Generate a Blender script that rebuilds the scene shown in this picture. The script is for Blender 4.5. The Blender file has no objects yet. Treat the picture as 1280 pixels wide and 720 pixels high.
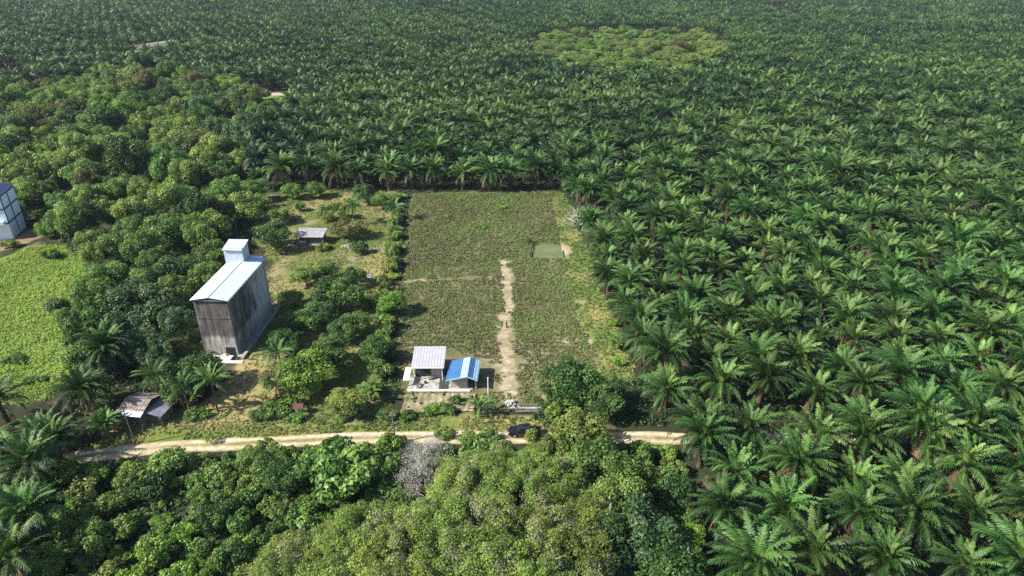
import bpy, bmesh, math, random
import numpy as np
from mathutils import Vector, Matrix

SEED = 7
rng = np.random.default_rng(SEED)
random.seed(SEED)
R = math.radians
sc = bpy.context.scene
COL = sc.collection

# ------------------------------------------------------------------ camera geometry (a 24 mm drone lens, 70 m up)
FPX, PITCH, HCAM = 853.0, R(26.8), 70.0


def G(px, py, z=0.0):
    """where the line of sight through photo pixel (px, py) meets height z, in metres"""
    x, y = (px - 640) / FPX, -(py - 360) / FPX
    d = (x, math.cos(PITCH) + y * math.sin(PITCH), -math.sin(PITCH) + y * math.cos(PITCH))
    t = (z - HCAM) / d[2]
    return (d[0] * t, d[1] * t)


def poly(pts):
    return np.array([G(*p) for p in pts])


def inside(P, x, y):
    """vectorised point in polygon"""
    x = np.asarray(x, float); y = np.asarray(y, float)
    r = np.zeros(x.shape, bool)
    n = len(P)
    for i in range(n):
        x0, y0 = P[i]; x1, y1 = P[(i + 1) % n]
        if y0 == y1:
            continue
        c = (y0 > y) != (y1 > y)
        r ^= c & (x < (x1 - x0) * (y - y0) / (y1 - y0) + x0)
    return r


def dist_line(L, x, y):
    """distance to a polyline and the signed side offset of the closest point"""
    x = np.asarray(x, float); y = np.asarray(y, float)
    best = np.full(x.shape, 1e9); off = np.zeros(x.shape)
    for (ax, ay), (bx, by) in zip(L[:-1], L[1:]):
        dx, dy = bx - ax, by - ay
        l2 = dx * dx + dy * dy
        t = np.clip(((x - ax) * dx + (y - ay) * dy) / l2, 0, 1)
        ex, ey = x - ax - t * dx, y - ay - t * dy
        d = np.hypot(ex, ey)
        s = (dx * ey - dy * ex) / math.sqrt(l2)
        m = d < best
        best = np.where(m, d, best); off = np.where(m, s, off)
    return best, off


def _hash(ix, iy, seed):
    v = (ix.astype(np.int64) * 374761393 + iy.astype(np.int64) * 668265263 + seed * 982451653) & 0x7fffffff
    v = ((v ^ (v >> 13)) * 1274126177) & 0x7fffffff
    return ((v ^ (v >> 16)) & 0xffff) / 65535.0


def vnoise(x, y, scale, seed=0):
    x = np.asarray(x, float) / scale; y = np.asarray(y, float) / scale
    ix, iy = np.floor(x), np.floor(y)
    fx, fy = x - ix, y - iy
    fx, fy = fx * fx * (3 - 2 * fx), fy * fy * (3 - 2 * fy)
    a = _hash(ix, iy, seed); b = _hash(ix + 1, iy, seed)
    c = _hash(ix, iy + 1, seed); d = _hash(ix + 1, iy + 1, seed)
    return (a * (1 - fx) + b * fx) * (1 - fy) + (c * (1 - fx) + d * fx) * fy


def fbm(x, y, scale, seed=0, n=3):
    v, amp, tot = 0, 1, 0
    for k in range(n):
        v = v + amp * vnoise(x, y, scale / 2 ** k, seed + 17 * k); tot += amp; amp *= .55
    return v / tot


# ------------------------------------------------------------------ mesh helpers
def mesh_np(name, V, quads=None, tris=None, mats=None, tone=None, col=None, smooth=False, fmat=None):
    V = np.asarray(V, np.float32)
    me = bpy.data.meshes.new(name)
    nq = 0 if quads is None else len(quads)
    nt = 0 if tris is None else len(tris)
    loops = []
    if nq: loops.append(np.asarray(quads, np.int32).ravel())
    if nt: loops.append(np.asarray(tris, np.int32).ravel())
    loops = np.concatenate(loops)
    me.vertices.add(len(V)); me.vertices.foreach_set('co', V.ravel())
    me.loops.add(len(loops)); me.loops.foreach_set('vertex_index', loops)
    me.polygons.add(nq + nt)
    starts = np.concatenate([np.arange(nq) * 4, nq * 4 + np.arange(nt) * 3]).astype(np.int32)
    me.polygons.foreach_set('loop_start', starts)
    if smooth:
        me.polygons.foreach_set('use_smooth', np.ones(nq + nt, bool))
    if fmat is not None:
        me.polygons.foreach_set('material_index', np.asarray(fmat, np.int32))
    for m in mats or ():
        me.materials.append(m)
    if tone is not None:
        a = me.attributes.new('tone', 'FLOAT', 'POINT'); a.data.foreach_set('value', np.asarray(tone, np.float32))
    if col is not None:
        a = me.attributes.new('col', 'FLOAT_COLOR', 'POINT')
        c = np.ones((len(V), 4), np.float32); c[:, :3] = col
        a.data.foreach_set('color', c.ravel())
    me.update(calc_edges=True)
    me.validate()
    return me


class MB:
    """collects boxes, tubes and sheets, then makes ONE mesh of them"""
    def __init__(s): s.v = []; s.f = []; s.n = 0

    def add(s, V, F):
        s.v += [tuple(p) for p in V]
        s.f += [tuple(i + s.n for i in f) for f in F]
        s.n += len(V)
        return s

    def box(s, x0, x1, y0, y1, z0, z1):
        V = [(x0, y0, z0), (x1, y0, z0), (x1, y1, z0), (x0, y1, z0), (x0, y0, z1), (x1, y0, z1), (x1, y1, z1), (x0, y1, z1)]
        return s.add(V, [(0, 3, 2, 1), (4, 5, 6, 7), (0, 1, 5, 4), (1, 2, 6, 5), (2, 3, 7, 6), (3, 0, 4, 7)])

    def hexa(s, V):
        return s.add(V, [(0, 3, 2, 1), (4, 5, 6, 7), (0, 1, 5, 4), (1, 2, 6, 5), (2, 3, 7, 6), (3, 0, 4, 7)])

    def tube(s, pts, rad, n=8, cap=True):
        pts = [Vector(p) for p in pts]
        V, F = [], []
        for i, p in enumerate(pts):
            d = (pts[min(i + 1, len(pts) - 1)] - pts[max(i - 1, 0)]).normalized()
            u = d.cross(Vector((0, 0, 1)))
            if u.length < .05: u = d.cross(Vector((1, 0, 0)))
            u.normalize(); w = d.cross(u)
            r = rad[i] if hasattr(rad, '__len__') else rad
            for k in range(n):
                a = 2 * math.pi * k / n
                V.append(p + (u * math.cos(a) + w * math.sin(a)) * r)
        for i in range(len(pts) - 1):
            for k in range(n):
                F.append((i * n + k, i * n + (k + 1) % n, (i + 1) * n + (k + 1) % n, (i + 1) * n + k))
        if cap:
            F.append(tuple(range(n))); F.append(tuple((len(pts) - 1) * n + k for k in reversed(range(n))))
        return s.add(V, F)

    def sheet(s, A, B, C, D, t=.05, ribs=0, rh=.035):
        """roof sheet of corners A,B (eave) C,D (ridge, C above B), thickness t, with raised ribs running A->D"""
        A, B, C, D = map(Vector, (A, B, C, D))
        n = (B - A).cross(D - A).normalized()
        s.hexa([A - n * t, B - n * t, C - n * t, D - n * t, A, B, C, D])
        for k in range(ribs):
            u0, u1 = (k + .42) / ribs, (k + .58) / ribs
            a, b = A.lerp(B, u0), A.lerp(B, u1); d, c = D.lerp(C, u0), D.lerp(C, u1)
            o = n * .003
            s.hexa([a + o, b + o, c + o, d + o, a + n * rh, b + n * rh, c + n * rh, d + n * rh])
        return s

    def mesh(s, name, mats, bevel=0):
        me = bpy.data.meshes.new(name)
        me.from_pydata(s.v, [], s.f)
        for m in (mats if isinstance(mats, (list, tuple)) else [mats]): me.materials.append(m)
        bm = bmesh.new(); bm.from_mesh(me)
        bmesh.ops.recalc_face_normals(bm, faces=bm.faces)
        if bevel:
            bmesh.ops.bevel(bm, geom=list(bm.edges), offset=bevel, segments=2, affect='EDGES', profile=.5)
        bm.to_mesh(me); bm.free()
        return me


def link(name, data, parent=None, loc=(0, 0, 0), rz=0.0):
    o = bpy.data.objects.new(name, data)
    COL.objects.link(o)
    o.location = loc; o.rotation_euler = (0, 0, rz)
    if parent is not None: o.parent = parent
    return o


def tag(o, label=None, cat=None, group=None, kind=None):
    if label: o['label'] = label
    if cat: o['category'] = cat
    if group: o['group'] = group
    if kind: o['kind'] = kind
    return o


def thing(name, label, cat, loc=(0, 0, 0), rz=0.0, group=None, scale=None):
    o = link(name, None, None, loc, rz)
    o.empty_display_size = .5
    if scale is not None: o.scale = scale
    return tag(o, label, cat, group)


# ------------------------------------------------------------------ materials
def new_mat(name):
    m = bpy.data.materials.new(name); m.use_nodes = True
    nt = m.node_tree; nt.nodes.clear()
    return m, nt, nt.nodes, nt.links


def node(N, t, **kw):
    n = N.new(t)
    for k, v in kw.items():
        if k.startswith('i_'): n.inputs[k[2:].replace('_', ' ')].default_value = v
        else: setattr(n, k, v)
    return n


def ramp(N, stops):
    r = N.new('ShaderNodeValToRGB')
    e = r.color_ramp.elements
    while len(e) < len(stops): e.new(.5)
    for x, (p, c) in zip(e, stops):
        x.position = p; x.color = (*c, 1)
    return r


def leaf_mat(name, stops, trans=.3, rough=.5, objvar=.2, spec=.35, huevar=.012):
    m, nt, N, L = new_mat(name)
    at = node(N, 'ShaderNodeAttribute', attribute_name='tone')
    rp = ramp(N, stops)
    L.new(at.outputs['Fac'], rp.inputs[0])
    oi = N.new('ShaderNodeObjectInfo')
    mr = node(N, 'ShaderNodeMapRange'); mr.inputs['To Min'].default_value = 1 - objvar; mr.inputs['To Max'].default_value = 1 + objvar
    L.new(oi.outputs['Random'], mr.inputs['Value'])
    mh = node(N, 'ShaderNodeMath', operation='MULTIPLY'); mh.inputs[1].default_value = 7.31
    fr = node(N, 'ShaderNodeMath', operation='FRACT')
    L.new(oi.outputs['Random'], mh.inputs[0]); L.new(mh.outputs[0], fr.inputs[0])
    mr2 = node(N, 'ShaderNodeMapRange'); mr2.inputs['To Min'].default_value = .5 - huevar; mr2.inputs['To Max'].default_value = .5 + huevar
    L.new(fr.outputs[0], mr2.inputs['Value'])
    hs = N.new('ShaderNodeHueSaturation')
    L.new(mr.outputs[0], hs.inputs['Value']); L.new(mr2.outputs[0], hs.inputs['Hue']); L.new(rp.outputs[0], hs.inputs['Color'])
    b = node(N, 'ShaderNodeBsdfPrincipled'); b.inputs['Roughness'].default_value = rough
    b.inputs['Specular IOR Level'].default_value = spec
    L.new(hs.outputs[0], b.inputs['Base Color'])
    t = N.new('ShaderNodeBsdfTranslucent')
    gm = N.new('ShaderNodeHueSaturation'); gm.inputs['Value'].default_value = 1.15; gm.inputs['Hue'].default_value = .497
    L.new(hs.outputs[0], gm.inputs['Color']); L.new(gm.outputs[0], t.inputs['Color'])
    mx = N.new('ShaderNodeMixShader'); mx.inputs[0].default_value = trans
    L.new(b.outputs[0], mx.inputs[1]); L.new(t.outputs[0], mx.inputs[2])
    o = N.new('ShaderNodeOutputMaterial'); L.new(mx.outputs[0], o.inputs[0])
    return m


def noise_mat(name, stops, scale=3.0, rough=.8, detail=6, stretch=(1, 1, 1), bump=0.0, spec=.3, metal=0.0, coords='Object', distort=0.0):
    m, nt, N, L = new_mat(name)
    tc = N.new('ShaderNodeTexCoord'); mp = N.new('ShaderNodeMapping')
    mp.inputs['Scale'].default_value = stretch
    L.new(tc.outputs[coords], mp.inputs['Vector'])
    nz = N.new('ShaderNodeTexNoise'); nz.inputs['Scale'].default_value = scale; nz.inputs['Detail'].default_value = detail
    nz.inputs['Roughness'].default_value = .65; nz.inputs['Distortion'].default_value = distort
    L.new(mp.outputs[0], nz.inputs['Vector'])
    rp = ramp(N, stops); L.new(nz.outputs['Fac'], rp.inputs[0])
    b = N.new('ShaderNodeBsdfPrincipled'); b.inputs['Roughness'].default_value = rough
    b.inputs['Specular IOR Level'].default_value = spec; b.inputs['Metallic'].default_value = metal
    L.new(rp.outputs[0], b.inputs['Base Color'])
    if bump:
        bp = N.new('ShaderNodeBump'); bp.inputs['Strength'].default_value = bump; bp.inputs['Distance'].default_value = .05
        L.new(nz.outputs['Fac'], bp.inputs['Height']); L.new(bp.outputs[0], b.inputs['Normal'])
    o = N.new('ShaderNodeOutputMaterial'); L.new(b.outputs[0], o.inputs[0])
    return m


def earth_mat(name, bump=.5, rough=.95):
    m, nt, N, L = new_mat(name)
    at = node(N, 'ShaderNodeAttribute', attribute_name='col')
    tc = N.new('ShaderNodeTexCoord')
    n1 = N.new('ShaderNodeTexNoise'); n1.inputs['Scale'].default_value = 1.1; n1.inputs['Detail'].default_value = 8; n1.inputs['Roughness'].default_value = .7
    L.new(tc.outputs['Object'], n1.inputs['Vector'])
    mr = N.new('ShaderNodeMapRange'); mr.inputs['From Min'].default_value = .3; mr.inputs['From Max'].default_value = .7
    mr.inputs['To Min'].default_value = .62; mr.inputs['To Max'].default_value = 1.38
    L.new(n1.outputs['Fac'], mr.inputs['Value'])
    hs = N.new('ShaderNodeHueSaturation'); L.new(at.outputs['Color'], hs.inputs['Color']); L.new(mr.outputs[0], hs.inputs['Value'])
    b = N.new('ShaderNodeBsdfPrincipled'); b.inputs['Roughness'].default_value = rough; b.inputs['Specular IOR Level'].default_value = .15
    L.new(hs.outputs[0], b.inputs['Base Color'])
    bp = N.new('ShaderNodeBump'); bp.inputs['Strength'].default_value = bump; bp.inputs['Distance'].default_value = .15
    L.new(n1.outputs['Fac'], bp.inputs['Height']); L.new(bp.outputs[0], b.inputs['Normal'])
    o = N.new('ShaderNodeOutputMaterial'); L.new(b.outputs[0], o.inputs[0])
    return m


M = {}
M['earth'] = earth_mat('earth')
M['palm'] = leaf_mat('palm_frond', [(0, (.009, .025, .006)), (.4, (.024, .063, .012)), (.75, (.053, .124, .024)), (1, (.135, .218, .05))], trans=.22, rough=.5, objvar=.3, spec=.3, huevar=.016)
M['palm_dead'] = leaf_mat('palm_dead_frond', [(0, (.09, .07, .03)), (.6, (.2, .16, .07)), (1, (.3, .27, .12))], trans=.15, rough=.7)
M['palm_trunk'] = noise_mat('palm_trunk', [(.3, (.035, .025, .016)), (.6, (.1, .07, .045)), (.8, (.16, .12, .08))], scale=5, bump=.6)
M['bark'] = noise_mat('bark', [(.3, (.06, .048, .035)), (.7, (.17, .14, .105))], scale=4, stretch=(3, 3, .6), bump=.5)
M['pale_bark'] = noise_mat('pale_bark', [(.3, (.34, .31, .27)), (.7, (.6, .57, .52))], scale=4, bump=.3)
GREEN = {
    'dark':   [(0, (.024, .056, .013)), (.5, (.054, .120, .026)), (1, (.15, .25, .052))],
    'mid':    [(0, (.046, .095, .018)), (.5, (.105, .198, .038)), (1, (.235, .345, .075))],
    'lime':   [(0, (.061, .123, .015)), (.5, (.139, .261, .032)), (1, (.261, .392, .065))],
    'olive':  [(0, (.068, .110, .022)), (.5, (.155, .225, .045)), (1, (.30, .38, .09))],
    'fine':   [(0, (.080, .130, .022)), (.45, (.170, .250, .038)), (.75, (.265, .355, .062)), (.88, (.245, .285, .10)), (1, (.30, .30, .21))],
    'brown':  [(0, (.080, .082, .026)), (.5, (.160, .160, .055)), (1, (.290, .260, .100))],
    'rust':   [(0, (.050, .080, .018)), (.6, (.110, .150, .035)), (.9, (.190, .170, .060)), (1, (.250, .190, .085))],
    'grey':   [(0, (.26, .255, .21)), (.5, (.38, .37, .32)), (1, (.55, .53, .48))],
    'blue':   [(0, (.029, .068, .026)), (.5, (.066, .140, .050)), (1, (.17, .255, .10))],
}
for k, st in GREEN.items():
    M['leaf_' + k] = leaf_mat('leaf_' + k, st, trans=.34, rough=.5)
M['crop'] = leaf_mat('crop_leaf', [(0, (.105, .10, .042)), (.3, (.12, .14, .046)), (.6, (.135, .19, .05)), (1, (.19, .28, .06))], trans=.2, rough=.6)
M['meadow'] = leaf_mat('meadow_leaf', [(0, (.11, .16, .02)), (.5, (.20, .285, .034)), (1, (.31, .38, .07))], trans=.25, rough=.6)
M['drygrass'] = leaf_mat('dry_grass', [(0, (.07, .105, .025)), (.4, (.125, .16, .038)), (.75, (.235, .22, .075)), (1, (.35, .29, .12))], trans=.2, rough=.7)
M['under'] = leaf_mat('undergrowth_leaf', [(0, (.018, .034, .01)), (.5, (.04, .075, .018)), (1, (.1, .15, .035))], trans=.25, rough=.55)
M['banana'] = leaf_mat('banana_leaf', [(0, (.04, .08, .015)), (.5, (.09, .17, .03)), (1, (.2, .27, .06))], trans=.3, rough=.45)

# ------------------------------------------------------------------ layout measured from the photograph
FIELD = poly([(514, 243), (560, 241), (640, 240), (702, 239), (720, 268), (732, 310), (754, 365), (778, 424), (794, 470), (780, 505), (700, 516), (640, 515), (606, 510), (600, 490), (500, 496), (486, 500), (490, 460), (498, 400), (505, 330)])
CROP = poly([(516, 244), (640, 241), (690, 242), (694, 275), (708, 340), (722, 400), (748, 440), (742, 470), (690, 490), (640, 496), (618, 480), (606, 452), (560, 436), (512, 440), (496, 468), (497, 410), (507, 330)])
POND = poly([(668, 305), (699, 304), (706, 322), (666, 322)])
MEADOW = poly([(-260, 330), (0, 328), (40, 308), (80, 305), (108, 322), (112, 350), (104, 385), (96, 425), (92, 465), (70, 492), (35, 505), (-60, 512), (-260, 530)])
ORCHARD = poly([(330, 245), (380, 236), (506, 240), (503, 300), (494, 380), (488, 440), (482, 515), (440, 528), (330, 536), (190, 548), (130, 560), (120, 540), (190, 525), (260, 500), (300, 470), (318, 430), (342, 388), (335, 330), (322, 300), (310, 262)])
VERGE = poly([(84, 566), (150, 545), (250, 533), (420, 524), (600, 520), (700, 522), (700, 546), (560, 546), (420, 549), (300, 556), (180, 566), (84, 580)])
GROVE = poly([(-300, 120), (0, 128), (60, 118), (150, 96), (230, 108), (292, 118), (340, 128), (340, 152), (318, 210), (305, 240), (335, 262), (318, 290), (286, 330), (262, 380), (262, 420), (270, 450), (255, 490), (200, 490), (150, 515), (90, 520), (95, 460), (100, 400), (112, 330), (70, 300), (34, 300), (-300, 300)])
LEFTYARD = poly([(-60, 288), (15, 300), (40, 284), (62, 282), (52, 296), (20, 312), (-60, 318)])
BUSHLAND = poly([(-120, 620), (90, 584), (180, 572), (300, 561), (420, 555), (500, 553), (640, 556), (760, 556), (830, 556), (850, 640), (870, 730), (870, 1000), (-200, 1000)])
BARE_BED = poly([(506, 492), (596, 491), (592, 514), (500, 518)])
ROAD = np.array([G(*p) for p in [(-420, 660), (-80, 604), (30, 584), (85, 574), (150, 565), (220, 558), (300, 555), (380, 551), (430, 548.5), (500, 547), (560, 546.5), (640, 547), (700, 547), (790, 547), (850, 549), (960, 550), (1085, 547), (1160, 544), (1270, 541), (1400, 539), (1700, 536)]])
PATH_V = np.array([G(*p) for p in [(631, 328), (633, 352), (634, 380), (632, 410), (630, 435), (634, 460), (640, 492)]])
PATH_H = np.array([G(*p) for p in [(506, 352), (545, 350), (590, 347), (630, 346)]])
BIG = poly([(-900, 128), (0, 127), (60, 118), (150, 104), (235, 112), (290, 118), (384, 124), (345, 152), (318, 205), (300, 236), (400, 243), (480, 243), (560, 240), (702, 240), (720, 266), (730, 310), (748, 370), (770, 428), (788, 476), (808, 520), (832, 560), (856, 620), (868, 720), (880, 1000), (-900, 1000)])
CLEAR = poly([(660, 72), (668, 56), (710, 45), (800, 44), (880, 44), (915, 62), (905, 88), (850, 103), (770, 106), (700, 100)])


def height(x, y):
    h = (fbm(x, y, 22, 3) - .5) * .5 + (fbm(x, y, 3.5, 9) - .5) * .14
    far = np.clip((np.hypot(x, y - 140) - 200) / 300, 0, 1)
    h = h + far * (fbm(x, y, 260, 5) - .5) * 9
    d, off = dist_line(ROAD, x, y)
    flat = np.clip((d - 1.5) / 3, 0, 1)
    h = h * (.25 + .75 * flat)
    dx = np.maximum(np.abs(x + 12.6) - 7.2, 0); dy = np.maximum(np.abs(y - 102.8) - 5.0, 0)
    h = h * np.clip(np.hypot(dx, dy) / 3, 0, 1) - .06 * (np.hypot(dx, dy) < .01)
    p = inside(POND, x, y)
    return np.where(p, -1.0, h)


def h1(x, y):
    return float(height(np.array([x]), np.array([y]))[0])


def mix(a, b, t):
    t = np.asarray(t)[..., None]
    return a * (1 - t) + b * t


def C(r, g, b): return np.array([r, g, b])


def ground_col(x, y):
    wx = x + (fbm(x, y, 5, 31) - .5) * 5; wy = y + (fbm(x, y, 5, 37) - .5) * 5
    n1, n2, n3 = fbm(x, y, 14, 41), fbm(x, y, 4, 43), fbm(x, y, 1.6, 47)
    c = mix(C(.030, .026, .016), C(.028, .042, .014), np.clip((n1 - .35) * 3, 0, 1))
    c = mix(c, C(.16, .12, .085), np.clip((n2 - .68) * 6, 0, .7))
    g = inside(GROVE, wx, wy) | inside(BUSHLAND, wx, wy)
    c = np.where(g[..., None], mix(C(.028, .03, .015), C(.04, .06, .018), np.clip((n2 - .3) * 2.5, 0, 1)), c)
    o = inside(ORCHARD, wx, wy)
    oc = mix(C(.24, .205, .075), C(.105, .135, .035), np.clip((n1 - .36) * 5, 0, 1))
    oc = mix(oc, C(.21, .165, .11), np.clip((n2 - .62) * 6, 0, 1))
    oc = mix(oc, C(.30, .25, .11), np.clip(1.1 * np.exp(-((x + 47) / 8) ** 2 - ((y - 101) / 10) ** 2) + (n2 - .5), 0, .9))
    c = np.where(o[..., None], oc, c)
    v = inside(VERGE, wx, wy)
    vc = mix(C(.27, .22, .085), C(.12, .16, .035), np.clip((n1 - .38) * 5, 0, 1))
    c = np.where(v[..., None], vc, c)
    c = np.where(inside(LEFTYARD, wx, wy)[..., None], mix(C(.27, .19, .11), C(.16, .13, .06), n2), c)
    c = np.where(inside(CLEAR, wx, wy)[..., None], mix(C(.2, .19, .07), C(.13, .17, .05), n1), c)
    c = np.where(inside(MEADOW, wx, wy)[..., None], mix(C(.11, .16, .03), C(.17, .15, .05), np.clip((n2 - .4) * 2, 0, 1)), c)
    return c


def axis(a0, a1, step, out, grow=1.25):
    x = list(np.arange(a0, a1 + 1e-6, step))
    s, p = step, x[-1]
    hi = []
    while p < out[1]:
        s *= grow; p += s; hi.append(p)
    s, p = step, x[0]
    lo = []
    while p > out[0]:
        s *= grow; p -= s; lo.append(p)
    return np.array(lo[::-1] + x + hi)


def grid_mesh(name, xs, ys, colf, mats, dz=0.0, keep=None):
    X, Y = np.meshgrid(xs, ys)
    Z = height(X, Y) + dz
    V = np.stack([X, Y, Z], -1).reshape(-1, 3)
    nx = len(xs)
    i = np.arange((len(ys) - 1) * nx).reshape(len(ys) - 1, nx)[:, :-1]
    Q = np.stack([i, i + 1, i + 1 + nx, i + nx], -1)
    if keep is not None:
        cx = (X[:-1, :-1] + X[1:, 1:]) / 2; cy = (Y[:-1, :-1] + Y[1:, 1:]) / 2
        Q = Q[keep(cx, cy)]
    Q = Q.reshape(-1, 4)
    used = np.unique(Q)
    remap = np.zeros(len(V), np.int64); remap[used] = np.arange(len(used))
    V = V[used]; Q = remap[Q]
    return mesh_np(name, V, quads=Q, mats=mats, col=colf(V[:, 0], V[:, 1]), smooth=True)


gx = axis(-150, 110, .8, (-4200, 4200)); gy = axis(52, 235, .8, (-400, 6500))
tag(link('ground', grid_mesh('ground', gx, gy, ground_col, [M['earth']])), kind='structure', label='dark soil and low growth under the palms and trees')


def patch(name, P, step, dz, colf, wob=1.5, extra=None, mat='earth'):
    x0, y0 = P.min(0) - 2; x1, y1 = P.max(0) + 2
    xs = np.arange(x0, x1, step); ys = np.arange(y0, y1, step)

    def keep(cx, cy):
        wx = cx + (fbm(cx, cy, 3, 51) - .5) * 2 * wob; wy = cy + (fbm(cx, cy, 3, 53) - .5) * 2 * wob
        k = inside(P, wx, wy)
        if extra is not None: k &= extra(cx, cy)
        return k
    return tag(link(name, grid_mesh(name, xs, ys, colf, [M[mat]], dz, keep)), kind='structure')


def field_col(x, y):
    n1, n2 = fbm(x, y, 9, 61), fbm(x, y, 2.2, 63)
    c = mix(C(.15, .135, .065), C(.085, .10, .036), np.clip((n1 - .35) * 3, 0, 1))
    dv, _ = dist_line(PATH_V, x, y); dh, _ = dist_line(PATH_H, x, y)
    w = np.clip(1.7 - (dv + (n2 - .5) * 2.6) / 1.4, 0, 1)
    w = np.maximum(w, np.clip(1.2 - (dh + (n2 - .5) * 2.4) / 1.0, 0, 1) * np.clip((n1 - .3) * 4, 0, .9))
    tr = np.clip(1.6 - np.abs(np.hypot(x - G(636, 455)[0], (y - G(636, 455)[1]) * .8) + (n2 - .5) * 4) / 5.5, 0, 1) * .5
    w = np.maximum(w, tr)
    c = mix(c, mix(C(.36, .295, .205), C(.19, .17, .085), np.clip((fbm(x, y, 1.4, 69) - .35) * 2.6, 0, 1)), w)
    # the yellow grass strip along the right border
    inn = inside(CROP, x + (n1 - .5) * 4, y + (n2 - .5) * 4)
    right = (~inn) & (x > 5)
    c = np.where(right[..., None], mix(C(.22, .21, .07), C(.12, .165, .04), np.clip((n1 - .35) * 3.5, 0, 1)), c)
    c = mix(c, C(.42, .31, .21), np.clip((fbm(x, y, 5, 67) - .68) * 7, 0, .9) * (x > 4))
    dp = np.hypot(x - 13.2, (y - 160) * .55)
    c = mix(c, C(.31, .25, .17), np.clip(2.3 - dp / 1.1 + (n2 - .5), 0, 1) * (x > 12.2))
    return c


patch('field', FIELD, .6, .05, field_col, 1.2, extra=lambda x, y: ~inside(POND, x, y))
# bare vegetable beds in furrows in front of the small houses
bx0, by0 = BARE_BED.min(0); bx1, by1 = BARE_BED.max(0)


def bed_mesh():
    xs = np.arange(bx0, bx1, .16); ys = np.arange(by0, by1, .4)
    me = grid_mesh('vegetable_bed', xs, ys, lambda x, y: mix(C(.30, .245, .165), C(.13, .13, .05), np.clip((fbm(x, y, 1.6, 71) - .38) * 3, 0, 1)), [M['earth']], .09,
                   lambda cx, cy: inside(BARE_BED, cx + (fbm(cx, cy, 2, 5) - .5), cy + (fbm(cx, cy, 2, 7) - .5)))
    co = np.zeros(len(me.vertices) * 3, np.float32); me.vertices.foreach_get('co', co); co = co.reshape(-1, 3)
    co[:, 2] += .05 * np.sin(co[:, 0] * 2 * math.pi / 1.2 + fbm(co[:, 0], co[:, 1], 3, 73) * 5) * (.4 + fbm(co[:, 0], co[:, 1], 2, 75))
    me.vertices.foreach_set('co', co.ravel()); me.update()
    return me


tag(link('vegetable_bed', bed_mesh()), kind='structure')


# water of the pond, a flat sheet below the banks
def pond():
    m, nt, N, L = new_mat('pond_water')
    b = N.new('ShaderNodeBsdfPrincipled'); b.inputs['Roughness'].default_value = .3; b.inputs['Specular IOR Level'].default_value = .25
    tc = N.new('ShaderNodeTexCoord'); nz = N.new('ShaderNodeTexNoise'); nz.inputs['Scale'].default_value = .35; nz.inputs['Detail'].default_value = 5
    L.new(tc.outputs['Object'], nz.inputs[0])
    rp = ramp(N, [(.35, (.11, .13, .05)), (.65, (.15, .165, .065))]); L.new(nz.outputs['Fac'], rp.inputs[0]); L.new(rp.outputs[0], b.inputs['Base Color'])
    nb = N.new('ShaderNodeTexNoise'); nb.inputs['Scale'].default_value = 3; L.new(tc.outputs['Object'], nb.inputs[0])
    bp = N.new('ShaderNodeBump'); bp.inputs['Strength'].default_value = .06; L.new(nb.outputs['Fac'], bp.inputs['Height']); L.new(bp.outputs[0], b.inputs['Normal'])
    o = N.new('ShaderNodeOutputMaterial'); L.new(b.outputs[0], o.inputs[0])
    c = POND.mean(0); P = c + (POND - c) * 1.12
    V = [(p[0], p[1], -.28) for p in P]
    me = bpy.data.meshes.new('pond_water'); me.from_pydata(V, [], [(3, 2, 1, 0)]); me.materials.append(m); me.update()
    tag(link('pond_water', me), kind='structure')


pond()


# dirt road with two pale wheel tracks and a grassy middle
def road_mesh():
    P = ROAD
    seg = np.hypot(*np.diff(P, axis=0).T); s = np.concatenate([[0], np.cumsum(seg)])
    t = np.arange(0, s[-1], .5)
    cx, cy = np.interp(t, s, P[:, 0]), np.interp(t, s, P[:, 1])
    k = np.ones(9) / 9
    cxs = np.convolve(np.pad(cx, 4, mode='edge'), k, 'valid'); cys = np.convolve(np.pad(cy, 4, mode='edge'), k, 'valid')
    dx, dy = np.gradient(cxs), np.gradient(cys); l = np.hypot(dx, dy); nxv, nyv = -dy / l, dx / l
    us = np.linspace(-1.6, 1.6, 17)
    wid = 1 + (fbm(t, t * 0, 5, 81) - .5) * .35
    X = cxs[:, None] + nxv[:, None] * us * wid[:, None]; Y = cys[:, None] + nyv[:, None] * us * wid[:, None]
    U = np.broadcast_to(us, X.shape)
    Z = height(X, Y) + .10 - .05 * np.exp(-((np.abs(U) - .85) / .35) ** 2) - .05 * (np.abs(U) > 1.5)
    n1, n2 = fbm(X, Y, 6, 83), fbm(X, Y, 1.5, 85)
    tr = np.exp(-((np.abs(U) - .85 + (n2 - .5) * .5) / .5) ** 2)
    tr = np.clip(tr * 1.25 + (n1 - .5) * .9, 0, 1)
    tr = tr * np.clip((1.6 - np.abs(U) + (n2 - .5) * .6) / .35, 0, 1)
    col = mix(mix(C(.17, .165, .055), C(.3, .24, .11), n1), mix(C(.52, .44, .325), C(.37, .29, .19), np.clip((n2 - .35) * 2.2, 0, 1)), tr)
    V = np.stack([X, Y, Z], -1).reshape(-1, 3); nx = len(us)
    i = np.arange((len(t) - 1) * nx).reshape(len(t) - 1, nx)[:, :-1]
    Q = np.stack([i, i + nx, i + 1 + nx, i + 1], -1).reshape(-1, 4)
    return mesh_np('dirt_road', V, quads=Q, mats=[M['earth']], col=col.reshape(-1, 3), smooth=True)


tag(link('dirt_road', road_mesh()), kind='structure')


# ------------------------------------------------------------------ leaves
def unit(v): return v / (np.linalg.norm(v, axis=-1, keepdims=True) + 1e-9)


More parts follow.
